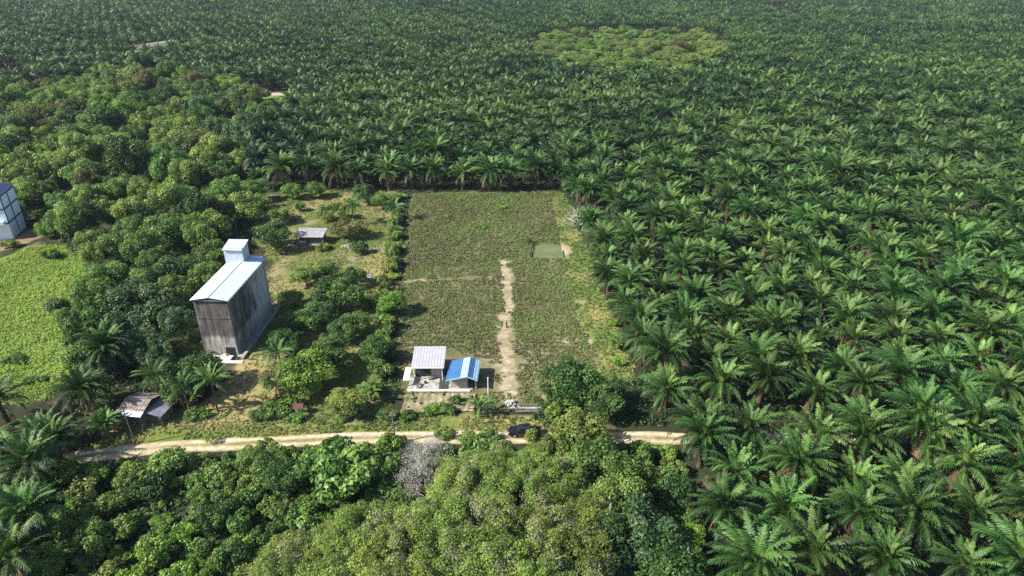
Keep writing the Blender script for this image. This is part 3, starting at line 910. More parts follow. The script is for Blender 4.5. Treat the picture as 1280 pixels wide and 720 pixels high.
# singled-out trees (crown centre in the photograph, radius, height)
for a in [
    ('tall_olive', 165, 110, 6, 13, 'tall yellow-lit tree leftmost in the line behind the grove'),
    ('tall_dark', 205, 122, 7, 14, 'tall broad dark tree near the middle of the line behind the grove'),
    ('tall_mid', 224, 112, 4.5, 12, 'slimmer green tree just right of the broad dark one behind the grove'),
    ('tall_dark', 243, 114, 5.5, 13, 'dome-shaped dark tree with a lit left shoulder behind the grove'),
    ('tall_dark', 281, 128, 7, 13, 'big dark conical tree beside the small bright clearing'),
    ('olive', 312, 122, 4.5, 7, 'small olive tree before the pale farm track'),
    ('olive', 331, 116, 3.6, 6, 'olive bush tree on the right before the pale farm track'),
    ('tall_olive', 132, 118, 6.5, 11, 'yellowish tree at the upper left corner of the grove'),
    ('olive', 100, 122, 7, 10, 'wide yellow-green tree at the grove top left'),
    ('olive', 60, 142, 8, 10, 'wide lit tree on the grove left rim'),
    ('olive', 22, 158, 8, 10, 'spreading yellow-green tree near the left photo edge'),
    ('dark', 84, 150, 7, 10, 'dark tree between two lit ones on the grove left'),
    ('tall_mid', 113, 150, 6, 11, 'rounded full tree standing alone left of grove centre'),
    ('dark', 150, 138, 6, 9, 'low dark tree below the line behind the grove'),
    ('rust', 246, 178, 8, 10, 'reddish tinged tree in the grove centre'),
    ('rust', 270, 158, 6, 9, 'smaller reddish tree below the big conical tree'),
    ('mid', 215, 158, 7, 9, 'mid green broad tree in the grove centre'),
    ('olive', 296, 156, 6, 8, 'olive tree at the grove right rim near the palms'),
    ('mid', 205, 188, 5.5, 9, 'full bright-topped tree in the grove centre left'),
    ('olive', 140, 185, 8, 11, 'large pale olive tree left of the grove centre'),
    ('olive', 40, 205, 8, 12, 'pale loose tree above the white and blue building'),
    ('dark', 340, 292, 5.4, 7.2, 'large dark round tree right of the tower top'),
    ('olive', 413, 263, 4.4, 5.5, 'pale olive dome-shaped tree behind the grey shed'),
    ('brown', 437, 284, 4.6, 5.2, 'thin brownish tree right of the grey shed'),
    ('lime', 365, 238, 3.4, 5, 'bright green tree at the orchard far left'),
    ('mid', 375, 257, 1.8, 2.8, 'small round green tree behind the shed on yellow grass'),
    ('olive', 402, 336, 4.0, 5, 'olive tree in front of the grey shed'),
    ('dark', 424, 364, 5.2, 7, 'big dark tree in the orchard middle'),
    ('mid', 382, 345, 3.4, 4.5, 'green tree beside the tower long wall'),
    ('lime', 487, 378, 3.1, 5, 'bright green round tree on the hedge line'),
    ('olive', 462, 372, 2.6, 4, 'greyish thin tree left of the bright hedge tree'),
    ('dark', 392, 392, 4.0, 5.5, 'dark tree below the orchard middle'),
    ('mid', 372, 398, 3.2, 4.5, 'rounded tree right of the tower corner'),
    ('lime', 390, 462, 5.2, 7, 'large glossy bright green tree before the orchard'),
    ('dark', 410, 440, 4.2, 6, 'dark tree behind the glossy bright one'),
    ('olive', 433, 503, 3.6, 4, 'spreading olive bush tree by the road fence'),
    ('dark', 468, 436, 3.2, 5, 'dark hedge tree left of the grey-roofed house'),
    ('dark', 356, 424, 3.4, 5, 'dark shaded tree beside the tower apron'), ('mid', 446, 402, 3.4, 5, 'mid green tree left of the hedge in the orchard'),
    ('dark', 440, 345, 3.4, 4.5, 'dark tree right of the olive one below the shed'), ('olive', 365, 372, 3.0, 4, 'olive tree close to the tower back corner'),
    ('dark', 458, 240, 4.0, 6, 'dark tree at the orchard far end near the palm row'), ('olive', 350, 268, 3.6, 4.5, 'olive tree left behind the shed'), ('mid', 478, 250, 3.0, 5, 'green tree at the orchard far right corner'),
    ('dark', 430, 410, 3.6, 5, 'dark low tree in the lower orchard'), ('mid', 395, 236, 3.6, 5, 'green tree before the palms at the orchard far side'),
    ('brown', 352, 470, 3.0, 4.5, 'brownish shaded tree below the tower'),
    ('dark', 250, 462, 4.2, 6.5, 'dark tree at the foot of the tower'),
    ('mid', 228, 482, 3.4, 5, 'green tree between shack and tower foot'),
    ('blue', 172, 380, 6.5, 9, 'large blue-green tree right of the lime meadow'),
    ('blue', 160, 425, 5.5, 8, 'blue-green tree above the silvery palm'),
    ('mid', 128, 345, 5.0, 8, 'grey-green leafy tree at the meadow upper right'),
    ('dark', 215, 345, 6.0, 9, 'dark tree on the left of the tower'),
    ('mid', 215, 285, 6.5, 10, 'large green tree behind the tower on the left'),
    ('olive', 255, 282, 5.5, 8, 'yellow-flecked tree just behind the tower roof'),
    ('dark', 712, 476, 5.2, 8, 'big full dark green tree at the field lower right corner'),
    ('dark', 752, 496, 4.5, 6, 'dark tree between field corner and the oil palms'),
    ('olive', 728, 545, 5.0, 8.5, 'olive tree standing right of the black pickup'),
    ('olive', 702, 560, 3.6, 6.5, 'loose olive tree just below the black pickup'),
    ('mid', 752, 585, 5.5, 9, 'dark-hearted tree below the dirt road right of the pickup'),
    ('bigleaf', 428, 583, 5.2, 7, 'large-leaved bright tree below the road with drooping leaves'),
    ('bigleaf', 475, 585, 3.2, 5, 'small tree with big pale leaves beside the grey thicket'),
    ('mid', 328, 576, 3.4, 4.5, 'round green tree just below the dirt road on the left'),
    ('dark', 352, 596, 3.2, 4.5, 'dark round tree right of the one below the road'),
    ('lime', 852, 672, 2.6, 4, 'bright lime bush tree among the shaded ones at lower right'),
    ('olive', 800, 596, 3.2, 6.5, 'pale olive tree below the road beside the dead branches'),
    ('blue', 790, 660, 5.5, 8, 'shaded blue-green tree left of the lower right palms'),
    ('dark', 838, 612, 3.4, 5.5, 'dark tree between the olive one and the lower right palms'),
    ('dark', 835, 705, 4.5, 6.5, 'dark tree in the shade at the photo bottom'),
    ('olive', 773, 625, 4.2, 8, 'lit olive tree on the right flank of the big canopy'),
]:
    crown_at(*a)

# the large fine-leaved canopy in the foreground
canopy = [(588, 596, 4.0, 7.5), (616, 590, 4.2, 7.5), (652, 604, 4.4, 8), (690, 610, 4.6, 9), (590, 612, 5.0, 9.5), (566, 616, 4.2, 8.5), (640, 628, 5.2, 10), (690, 655, 5.0, 9.5),
          (735, 660, 4.4, 8.5), (522, 660, 4.6, 8.5), (562, 655, 5.2, 9.5), (610, 668, 5.2, 10.5), (660, 690, 5.2, 10), (715, 705, 5.0, 9), (460, 668, 4.8, 8), (505, 690, 5.0, 9),
          (560, 705, 5.2, 10), (420, 690, 4.6, 7.5), (460, 715, 5, 8.5), (370, 702, 4.4, 7), (615, 725, 5.2, 10.5), (415, 735, 5, 8), (350, 735, 4.6, 7.5), (520, 745, 5.4, 9.5), (575, 765, 5.2, 10), (670, 745, 5.2, 10), (730, 750, 4.6, 9)]
crow = ['top left', 'top', 'top right', 'upper right flank', 'upper middle', 'upper left flank']
for n, (cx, cy, rr, hh) in enumerate(canopy):
    vert = 'far' if cy < 600 else 'upper' if cy < 650 else 'middle' if cy < 690 else 'near' if cy < 722 else 'bottom'
    nth = sorted([c for c in canopy if (('far' if c[1] < 600 else 'upper' if c[1] < 650 else 'middle' if c[1] < 690 else 'near' if c[1] < 722 else 'bottom') == vert)]).index(canopy[n]) + 1
    crown_at('fine', cx, cy, rr, hh, f'yellow-green fine-leaved tree, {ordinal(nth)} from the left in the {vert} row of the foreground canopy', group='fine-leaved trees of the foreground canopy')

# fill of the grove
LAND = [('beside the concrete tower', (-60, 118), 22), ('behind the lime meadow', (-125, 160), 30), ('near the white and blue building', (-138, 180), 26), ('around the reddish trees in the grove middle', (-115, 225), 34),
        ('under the tall line at the grove far side', (-160, 330), 70), ('beside the palm rows at the grove right side', (-85, 250), 40), ('beside the rusty-roofed shack', (-66, 96), 16), ('at the lime meadow right edge', (-85, 125), 25)]


def where(x, y):
    return min(LAND, key=lambda l: math.hypot(x - l[1][0], y - l[1][1]) / l[2])[0]


x, y = scatter(GROVE, 9000, rng, 2)
zc_ = y * math.cos(PITCH) + 65 * math.sin(PITCH)
k = (x > -.75 * zc_ - 8)
x, y = x[k], y[k]
cnt = 0
for a, b in zip(x, y):
    rr = rng.uniform(2.6, 5.6) * (1 + .25 * (b > 190))
    if abs(a + 55.3) < 5.2 + rr * .6 and 106 - rr * .6 < b < 131 + rr * .4: continue
    if -140 < a < -128 and 160 < b < 178: continue
    if math.hypot(a + 61, b - 91) < 6 + rr * .5: continue
    if inside(LEFTYARD, [a], [b])[0] or inside(MEADOW, [a - rr * .5], [b])[0]: continue
    if inside(LAWN, [a], [b - rr])[0] or inside(LAWN, [a], [b])[0]: continue
    if any((a - p) ** 2 + (b - q) ** 2 < (.60 * (rr + s)) ** 2 for p, q, s in placed): continue
    placed.append((a, b, rr))
    key = rng.choice(['dark', 'mid', 'olive', 'rust', 'lime', 'blue', 'brown'], p=[.18, .34, .32, .04, .06, .05, .01])
    w = where(a, b)
    put_tree(key, a, b, rr, rr * rng.uniform(1.2, 2.3) + 1, f'{LOOK[key]} broadleaf tree {w}', group=f'{LOOK[key]} trees {w}', name='woodland_tree')
    cnt += 1
    if cnt >= 285: break
print('grove fill', cnt)

# shrubs: bushland below the road, hedge, meadow islands, verge
SLAND = [('just below the dirt road', (-40, 82), 16), ('in the left corner below the road', (-52, 66), 16), ('beside the foreground canopy', (-22, 66), 14), ('at the lower left photo edge', (-45, 55), 16), ('under the trees at lower right', (14, 68), 16)]
x, y = scatter(BUSHLAND, 4000, rng, 2)
zc_ = y * math.cos(PITCH) + 65 * math.sin(PITCH)
k = (np.abs(x) < .75 * zc_ + 5) & (y > 50)
x, y = x[k], y[k]
d, _ = dist_line(ROAD, x, y)
cnt = 0
shr = []
for a, b, dd in zip(x, y, d):
    rr = rng.uniform(.9, 3.0)
    if dd < 2.6 + rr * .7: continue
    if any((a - p) ** 2 + (b - q) ** 2 < (.62 * (rr + s)) ** 2 for p, q, s in shr): continue
    if any((a - p) ** 2 + (b - q) ** 2 < (.8 * s) ** 2 for p, q, s in placed): continue
    shr.append((a, b, rr))
    key = rng.choice(['shrub_dark', 'shrub_mid', 'shrub_olive', 'shrub_lime', 'bigleaf', 'lime'], p=[.10, .36, .26, .13, .08, .07])
    w = min(SLAND, key=lambda l: math.hypot(a - l[1][0], b - l[1][1]) / l[2])[0]
    put_tree(key, a, b, rr, rr * rng.uniform(.9, 1.8), f'{LOOK[key]} shrub {w}', 'shrub', f'{LOOK[key]} shrubs {w}', 'shrub')
    cnt += 1
    if cnt >= 210: break
print('bushland', cnt)
for (px, py, rr, hh, key, lab) in [
        (72, 388, 2.6, 2.6, 'shrub_dark', 'dark shrub island in the middle of the lime meadow'), (80, 396, 1.8, 1.8, 'shrub_mid', 'smaller shrub in front of the meadow island'),
        (14, 452, 1.7, 1.3, 'shrub_dark', 'dark low shrub at the left of the lime meadow'), (26, 455, 1.4, 1.1, 'shrub_dark', 'low shrub beside the dark one at the meadow left'),
        (40, 478, 1.3, 1.1, 'shrub_dark', 'small dark shrub in the lower lime meadow'), (54, 476, 1.2, 1.0, 'shrub_mid', 'small shrub right of the dark one in the lower meadow'),
        (66, 322, 2.5, 2.2, 'shrub_mid', 'shrub at the upper meadow corner'), (12, 310, 2.4, 2, 'shrub_olive', 'shrub before the yard of the white building'),
        (452, 316, 2.2, 3.2, 'shrub_dark', 'dark round shrub on yellow orchard grass'), (405, 312, 2.0, 1.6, 'shrub_olive', 'low olive shrub before the shed'),
        (346, 518, 2.6, 1.7, 'shrub_dark', 'dark clipped shrub at the road fence'), (326, 522, 1.6, 1.1, 'shrub_dark', 'low dark shrub left at the road fence'),
        (250, 522, 2.0, 1.4, 'shrub_dark', 'dark shrub under the coconut palms'), (372, 525, 1.8, 1.2, 'shrub_mid', 'green shrub right of the dark fence shrub'),
        (484, 522, 1.6, 1.3, 'shrub_mid', 'shrub at the hedge foot by the road'), (508, 522, 1.5, 1.2, 'shrub_dark', 'dark shrub below the vegetable beds'),
        (540, 518, 1.5, 1.3, 'shrub_lime', 'bright shrub below the vegetable beds'), (558, 515, 1.7, 1.3, 'shrub_mid', 'green shrub beside the small palm below the blue roof'),
        (570, 505, 1.2, 1.4, 'shrub_dark', 'round dark shrub on the bare beds'), (430, 526, 1.2, 1.2, 'shrub_mid', 'small round shrub right of the olive bush at the fence'),
        (552, 548, 1.6, 1.6, 'shrub_olive', 'olive shrub hiding a piece of the dirt road'), (612, 553, 2.0, 2.2, 'shrub_olive', 'olive shrub below the road left of the pickup'),
        (626, 560, 1.5, 1.6, 'shrub_olive', 'olive shrub below the pickup'), (665, 549, 1.3, 2.0, 'shrub_olive', 'shrub before the pickup rear wheel'), (585, 552, 1.5, 1.6, 'shrub_mid', 'green shrub by the lower road side'),
        (500, 555, 1.2, 1.5, 'shrub_mid', 'green shrub at the foot of the utility pole'), (690, 520, 1.6, 1.8, 'shrub_lime', 'bright shrub between pickup and big dark tree'),
        (775, 455, 1.6, 1.3, 'shrub_lime', 'bright shrub at the field border near the palms'), (742, 330, 1.5, 1.3, 'shrub_lime', 'lime shrub under the palms beside the pond'),
        (756, 362, 1.6, 1.2, 'shrub_lime', 'lime shrub at the field border middle'), (768, 405, 1.4, 1.2, 'shrub_lime', 'lime shrub at the lower field border'), (660, 305, 1.0, 1.5, 'shrub_dark', 'dark shrub on the left bank of the pond'),
        (625, 262, 2.0, 1.1, 'shrub_lime', 'bright shrub mound in the upper field'), (600, 285, 1.8, 1.0, 'shrub_lime', 'green mound of growth in the field left of the pond'), (560, 272, 1.8, 1.0, 'shrub_mid', 'green mound at the upper left of the field')]:
    x, y = G(px, py)
    put_tree(key, x, y, rr, hh, lab, 'shrub', None, 'shrub')
# hedge of shrubs down the left border of the field
r = np.random.default_rng(21)
hl = [G(*p) for p in [(500, 246), (497, 270), (494, 300), (491, 330), (489, 352), (488, 396), (486, 415), (484, 440), (482, 460), (480, 480), (478, 500)]]
n = 0
for (ax, ay), (bx, by) in zip(hl[:-1], hl[1:]):
    m = max(1, int(math.hypot(bx - ax, by - ay) / 3.0))
    for q in range(m):
        f = (q + .5) / m; n += 1
        key = r.choice(['shrub_dark', 'shrub_mid', 'shrub_olive', 'shrub_lime'], p=[.35, .35, .2, .1])
        put_tree(key, ax + (bx - ax) * f + r.normal() * .9, ay + (by - ay) * f, r.uniform(1.1, 2.3), r.uniform(1.4, 3.4), f'{LOOK[key]} shrub, {ordinal(n)} from the far end of the hedge left of the field', 'shrub', 'hedge shrubs left of the field', 'shrub', r)
# grey leafless thicket
r = np.random.default_rng(22)
for n, (px, py, rr) in enumerate([(512, 585, 2.4), (530, 575, 2.4), (545, 566, 2.2), (505, 605, 2.2), (527, 598, 2.5), (517, 566, 1.8), (540, 588, 2.0), (515, 620, 1.8)]):
    x, y = G(px, py, 1.5)
    put_tree('shrub_grey', x, y, rr * 1.2, rr * 1.9, 'grey leafless shrub in the pale thicket below the utility pole', 'shrub', 'grey shrubs of the pale thicket', 'shrub', r)
# scrub in the far clearing
x, y = scatter(CLEAR, 1200, rng, 4)
done = []
for a, b in zip(x, y):
    rr = rng.uniform(3.5, 8)
    if any((a - p) ** 2 + (b - q) ** 2 < (.58 * (rr + s)) ** 2 for p, q, s in done): continue
    done.append((a, b, rr))
    key = rng.choice(['olive', 'brown', 'lime', 'mid', 'fine'], p=[.40, .05, .14, .1, .31])
    side = 'on the left' if a < 55 else 'in the middle' if a < 100 else 'on the right'
    dep = 'front' if b < 430 else 'back'
    put_tree(key, a, b, rr, rr * rng.uniform(.65, 1.35), f'{LOOK[key]} scrub tree {side} of the far clearing, {dep} part', 'tree', f'{LOOK[key]} scrub {side} {dep} of the far clearing', 'scrub_tree')
    if len(done) > 150: break


x, y = scatter(CLEAR, bboxn(CLEAR, .35), rng, 8)
tag(link('scrub_cover', clump_cover('scrub_cover', x, y, rng.uniform(1, 2.4, len(x)), rng.uniform(.5, 1.9, len(x)), 11, .5, np.clip(.5 + (fbm(x, y, 30, 151) - .5) * 1.5, 0, 1), 'leaf_olive', rng)), kind='stuff', label='pale olive scrub covering the far clearing')


# ------------------------------------------------------------------ coconut palms, banana plants, dead trees, sapling
COCO = []
for q in range(3):
    r = np.random.default_rng(300 + q)
    th = [5.5, 6.2, 4.4][q]
    V, Q, T = palm_arrays(r, [18, 20, 16][q], 20, 2, .15, L=3.4, th=th, spread=115, droop=.6, llen=.6)
    cr = mesh_np('coconut_crown', V, quads=Q, tone=np.clip(T + .12, 0, 1), mats=[M['palm']])
    tk = MB().tube([(0, 0, -.3), (.15, .1, th * .3), (.2, .2, th * .65), (0, 0, th + .1)], [.22, .16, .14, .12], 8).mesh('coconut_trunk', M['bark'])
    COCO.append((tk, cr, th))
for (px, py, q, s, lab) in [(230, 484, 0, 1, 'slim coconut palm left of the two beside the shack'), (263, 476, 1, 1, 'slim coconut palm with bare trunk right of the shack'),
                            (193, 470, 1, 1, 'coconut palm rising behind the shack roof'), (347, 440, 2, .95, 'small coconut palm right of the tower corner'), (345, 482, 0, .8, 'coconut palm shaded under the glossy bright tree'),
                            (440, 257, 1, .9, 'coconut palm behind the pale olive dome tree'), (493, 258, 2, 1, 'coconut palm at the far end of the hedge'), (600, 505, 2, .85, 'bushy small palm below the blue-roofed house')]:
    x, y = G(px, py, COCO[q][2] * s if px != 600 else 2.2)
    t = thing('coconut_palm', lab, 'palm tree', (x, y, h1(x, y) - (2.0 if px == 600 else 0)), random.uniform(0, 6), 'coconut palms', (s, s, s))
    link('trunk', COCO[q][0], t); link('crown', COCO[q][1], t)


def banana(q):
    r = np.random.default_rng(400 + q)
    V, Q, T = [], [], []
    st = MB()
    for sidx in range(3):
        ox, oy = (r.normal() * .5, r.normal() * .5); hh = r.uniform(1.2, 2.3)
        st.tube([(ox, oy, -.2), (ox, oy, hh)], [.13, .08], 7)
        for i in range(7):
            phi = i * 2.4 + r.uniform(-.3, .3); e0 = R(75 - 6 * i) + r.normal() * .1; L = r.uniform(1.5, 2.2)
            P = np.array([ox, oy, hh - .1]); e = e0; pts = [P]; K = 6
            for kx in range(K):
                P = P + L / K * np.array([math.cos(e) * math.cos(phi), math.cos(e) * math.sin(phi), math.sin(e)]); e -= R(16); pts.append(P)
            sd = np.array([-math.sin(phi), math.cos(phi), 0])
            for kx, P in enumerate(pts):
                w = .30 * math.sin(math.pi * min(1, .12 + kx / K * .86)) + .02
                b = len(V); V += [P - sd * w - [0, 0, w * .3], P, P + sd * w - [0, 0, w * .3]]
                T += [.5 + .3 * r.random()] * 3
                if kx < K: Q += [(b, b + 1, b + 4, b + 3), (b + 1, b + 2, b + 5, b + 4)]
    return st.mesh('banana_stem', M['leaf_olive']), mesh_np('banana_leaves', V, quads=np.array(Q), tone=np.array(T), mats=[M['banana']])


BAN = [banana(q) for q in range(4)]
for (px, py, s, lab) in [(470, 502, 1.15, 'bright yellow-green banana clump left of the vegetable beds'), (458, 496, 1.0, 'yellowing banana plant left of the bright banana clump'), (479, 470, .9, 'banana plant on the hedge beside the grey-roofed house'),
                         (493, 283, 1.1, 'banana plant in the far part of the hedge'), (497, 300, 1.0, 'banana plant in the hedge level with the pond'), (481, 412, 1.0, 'banana plant below the bright round hedge tree'),
                         (240, 508, .9, 'banana plant beside the coconut trunks'), (362, 508, .9, 'banana plant at the small red-topped shrine'), (345, 318, .8, 'banana clump right of the tower back corner'), (770, 437, .9, 'banana plant at the field border under the palms')]:
    x, y = G(px, py)
    b = BAN[int(rng.integers(4))]
    t = thing('banana_plant', lab, 'banana plant', (x, y, h1(x, y)), rng.uniform(0, 6), 'banana plants', (s, s, s))
    link('stem', b[0], t); link('leaves', b[1], t)


def dead_tree(r, H, spread, mat, n0=5, fallen=False):
    mb = MB()

    def grow(p, d, l, rad, lev):
        q = p + d * l
        mid = p.lerp(q, .5) + Vector((r.normal(), r.normal(), r.normal())) * l * .06
        mb.tube([p, mid, q], [rad, rad * .8, rad * .6], 5 if lev else 7, cap=False)
        if lev >= 4: return
        for c in range(int(r.integers(2, 4))):
            nd = (d + Vector((r.normal(), r.normal(), r.normal() * .7 + .12)) * spread).normalized()
            grow(q if c else mid, nd, l * r.uniform(.6, .85), rad * .6, lev + 1)
    for k in range(n0):
        a = 2 * math.pi * k / n0 + r.normal() * .3
        grow(Vector((0, 0, H * .1)), Vector((math.cos(a) * .75, math.sin(a) * .75, .75)).normalized(), H * .27, .085, 1)
    mb.tube([(0, 0, -.3), (0, 0, H * .12)], [.2, .13], 7)
    return mb.mesh('branches', M[mat])


r = np.random.default_rng(55)
for px, py, H, lab in [(728, 288, 11, 'white bare dead tree at the field border behind the pond'), (716, 280, 4.5, 'smaller white dead branches left of the dead tree'),
                       (778, 610, 8, 'pale dead branches sticking out below the road'), (552, 640, 6.5, 'whitish dead stem poking from the canopy left side')]:
    x, y = G(px, py)
    tag(link('dead_tree', dead_tree(r, H, .55, 'pale_bark', 7), None, (x, y, h1(x, y)), 0), lab, 'dead tree')
x, y = G(263, 553)
t = thing('sapling', 'thin leaning sapling standing at the dirt road edge', 'sapling', (x, y, h1(x, y)))
link('trunk', MB().tube([(0, 0, -.2), (-.2, .1, 1.6), (-.9, .4, 3.6)], [.06, .05, .03], 6).mesh('trunk', M['bark']), t)
rq = np.random.default_rng(3)
cm, _ = crown_mesh(rq, .9, 1.8, .4, 9, .4, 260, .15, 'leaf_lime'); link('crown', cm, t)


# ------------------------------------------------------------------ buildings
def plain(name, c, rough=.6, spec=.3, var=.18, scale=2.5, metal=0.0):
    c = np.array(c)
    return noise_mat(name, [(.3, tuple(c * (1 - var))), (.7, tuple(np.minimum(c * (1 + var), .92)))], scale=scale, rough=rough, spec=spec, metal=metal)


def tower_concrete():
    """bare render with black mould running down in streaks"""
    m, nt, N, L = new_mat('tower_concrete')
    tc = N.new('ShaderNodeTexCoord'); sp = N.new('ShaderNodeSeparateXYZ'); L.new(tc.outputs['Object'], sp.inputs[0])
    def nz(scale, stretch, detail=6):
        mp = N.new('ShaderNodeMapping'); mp.inputs['Scale'].default_value = stretch; L.new(tc.outputs['Object'], mp.inputs[0])
        n = N.new('ShaderNodeTexNoise'); n.inputs['Scale'].default_value = scale; n.inputs['Detail'].default_value = detail; n.inputs['Roughness'].default_value = .7
        L.new(mp.outputs[0], n.inputs[0]); return n
    streak = nz(1.0, (1.5, 1.5, .17), 9); blot = nz(.35, (1, 1, .6)); fine = nz(3.0, (1, 1, 1))
    # mould: strong on the front half (small y), weaker on the back half, weaker below 3 m on the front
    my = N.new('ShaderNodeMapRange'); my.inputs['From Min'].default_value = 7.0; my.inputs['From Max'].default_value = 12.5; my.inputs['To Min'].default_value = .19; my.inputs['To Max'].default_value = -.12
    L.new(sp.outputs['Y'], my.inputs['Value'])
    mz = N.new('ShaderNodeMapRange'); mz.inputs['From Min'].default_value = 3.6; mz.inputs['From Max'].default_value = 4.4; mz.inputs['To Min'].default_value = -.20; mz.inputs['To Max'].default_value = .0
    L.new(sp.outputs['Z'], mz.inputs['Value'])
    a1 = node(N, 'ShaderNodeMath', operation='ADD'); L.new(streak.outputs['Fac'], a1.inputs[0]); L.new(my.outputs[0], a1.inputs[1])
    a2 = node(N, 'ShaderNodeMath', operation='ADD'); L.new(a1.outputs[0], a2.inputs[0]); L.new(mz.outputs[0], a2.inputs[1])
    b1 = node(N, 'ShaderNodeMath', operation='MULTIPLY_ADD'); b1.inputs[1].default_value = .7; b1.inputs[2].default_value = -.35; L.new(blot.outputs['Fac'], b1.inputs[0])
    a3 = node(N, 'ShaderNodeMath', operation='ADD'); L.new(a2.outputs[0], a3.inputs[0]); L.new(b1.outputs[0], a3.inputs[1])
    rp = ramp(N, [(.30, (.48, .46, .44)), (.46, (.32, .305, .29)), (.58, (.155, .143, .133)), (.78, (.07, .062, .058))]); L.new(a3.outputs[0], rp.inputs[0])
    mr = N.new('ShaderNodeMapRange'); mr.inputs['To Min'].default_value = .75; mr.inputs['To Max'].default_value = 1.25; L.new(fine.outputs['Fac'], mr.inputs['Value'])
    hs = N.new('ShaderNodeHueSaturation'); L.new(rp.outputs[0], hs.inputs['Color']); L.new(mr.outputs[0], hs.inputs['Value'])
    b = N.new('ShaderNodeBsdfPrincipled'); b.inputs['Roughness'].default_value = .95; b.inputs['Specular IOR Level'].default_value = .1; L.new(hs.outputs[0], b.inputs['Base Color'])
    o = N.new('ShaderNodeOutputMaterial'); L.new(b.outputs[0], o.inputs[0])
    return m


M['tower'] = tower_concrete()
M['concrete'] = noise_mat('concrete', [(.3, (.16, .155, .145)), (.7, (.36, .35, .33))], scale=1.4, rough=.95)
M['pale_concrete'] = noise_mat('pale_concrete', [(.3, (.5, .48, .44)), (.7, (.74, .72, .67))], scale=1.2, rough=.9)
M['block'] = noise_mat('block_wall', [(.3, (.24, .23, .215)), (.7, (.4, .385, .36))], scale=2.2, rough=.95)
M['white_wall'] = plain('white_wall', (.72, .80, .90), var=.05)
M['blue_paint'] = plain('dark_blue_paint', (.05, .09, .22), var=.2)
M['tin_white'] = noise_mat('pale_tin_roof', [(.22, (.36, .32, .28)), (.34, (.44, .51, .58)), (.7, (.55, .61, .66))], scale=.6, rough=.42, spec=.5)
M['tin_grey'] = noise_mat('grey_tin_roof', [(.3, (.34, .34, .37)), (.7, (.42, .42, .45))], scale=.8, rough=.45, spec=.5)
M['tin_blue'] = noise_mat('blue_tin_roof', [(.3, (.04, .11, .26)), (.55, (.055, .15, .34)), (.75, (.10, .19, .34))], scale=1.0, rough=.4, spec=.5)
M['tin_pale_blue'] = noise_mat('pale_blue_tin', [(.3, (.27, .46, .58)), (.7, (.38, .56, .66))], scale=1.0, rough=.4, spec=.5)
M['tin_rusty'] = noise_mat('rusty_tin_roof', [(.3, (.09, .065, .05)), (.5, (.2, .16, .15)), (.62, (.34, .3, .29)), (.75, (.13, .14, .06))], scale=1.1, stretch=(1, 2.5, 1), rough=.8)
M['tin_slate'] = noise_mat('slate_tin', [(.3, (.13, .13, .17)), (.7, (.24, .24, .3))], scale=1.2, rough=.6)
M['old_tin'] = noise_mat('old_grey_tin', [(.3, (.2, .19, .2)), (.7, (.4, .39, .4))], scale=1.2, rough=.6)
M['wood'] = noise_mat('weathered_wood', [(.3, (.06, .052, .045)), (.7, (.2, .18, .16))], scale=2, stretch=(4, 4, .4), rough=.95)
M['dark'] = plain('dark_interior', (.02, .02, .022), rough=.9, var=.3)
M['white'] = plain('white_paint', (.8, .8, .78), var=.05)
M['black_paint'] = noise_mat('black_car_paint', [(.3, (.006, .006, .010)), (.7, (.012, .012, .018))], scale=2, rough=.22, spec=.55)
M['glass'] = noise_mat('dark_glass', [(.3, (.01, .012, .015)), (.7, (.02, .024, .028))], scale=2, rough=.06, spec=.8)
M['tyre'] = plain('tyre', (.012, .012, .012), rough=.9)
M['alloy'] = plain('alloy', (.4, .4, .42), rough=.3, metal=.8)
M['lamp_glass'] = plain('lamp_glass', (.6, .6, .62), rough=.1, spec=.7)
M['tail'] = plain('red_lens', (.3, .01, .01), rough=.2)
M['teal'] = plain('teal_plastic', (.03, .16, .17), rough=.5)
M['maroon'] = plain('maroon_cloth', (.10, .03, .045), rough=.9)
M['red_tin'] = plain('red_brown_tin', (.13, .06, .045), rough=.8)
M['navy'] = plain('navy_plastic', (.02, .025, .09), rough=.5)
M['wire'] = plain('wire', (.12, .12, .11), rough=.5, metal=.5)
M['pole'] = noise_mat('pole_concrete', [(.3, (.09, .085, .08)), (.7, (.2, .19, .18))], scale=3, rough=.9)
M['rubble'] = noise_mat('rubble', [(.3, (.24, .23, .21)), (.7, (.5, .48, .45))], scale=3, rough=.95)


def B(*a): return MB().box(*a)


# tall concrete tower; local x to the right, y away from the road, origin at the front right base corner
tx, ty = -52.1, 110.3
tw = thing('concrete_tower', 'tall mould-streaked concrete tower with pale tin roof and rooftop hut', 'building', (tx, ty, h1(tx, ty)), R(-2.5))
W_, L_, H_ = 6.4, 18.2, 11.9
wall = MB().box(-W_, 0, 0, L_, -.5, H_)
wall.add([(-W_, 0, H_ - .001), (0, 0, H_ - .001), (-W_ / 2, 0, H_ + .5), (-W_, L_, H_ - .001), (0, L_, H_ - .001), (-W_ / 2, L_, H_ + .5)], [(0, 1, 2), (3, 5, 4), (0, 2, 5, 3), (1, 4, 5, 2)])
wall_o = link('wall', wall.mesh('tower_wall', M['tower']), tw)
rf = MB(); ov = .35; yr = L_ + .15
rf.sheet((0 + ov, -.5, H_ + .02), (0 + ov, yr, H_ + .02), (-W_ / 2, yr, H_ + .62), (-W_ / 2, -.5, H_ + .62), .06, 22)
rf.sheet((-W_ - ov, yr, H_ + .02), (-W_ - ov, -.5, H_ + .02), (-W_ / 2 - .004, -.5, H_ + .62), (-W_ / 2 - .004, yr, H_ + .62), .06, 22)
roof_o = link('roof', rf.mesh('tower_roof', M['tin_white']), tw)
link('ridge_cap', MB().tube([(-W_ / 2, -.52, H_ + .64), (-W_ / 2, yr, H_ + .64)], .08, 6).mesh('ridge_cap', M['tin_white']), roof_o)
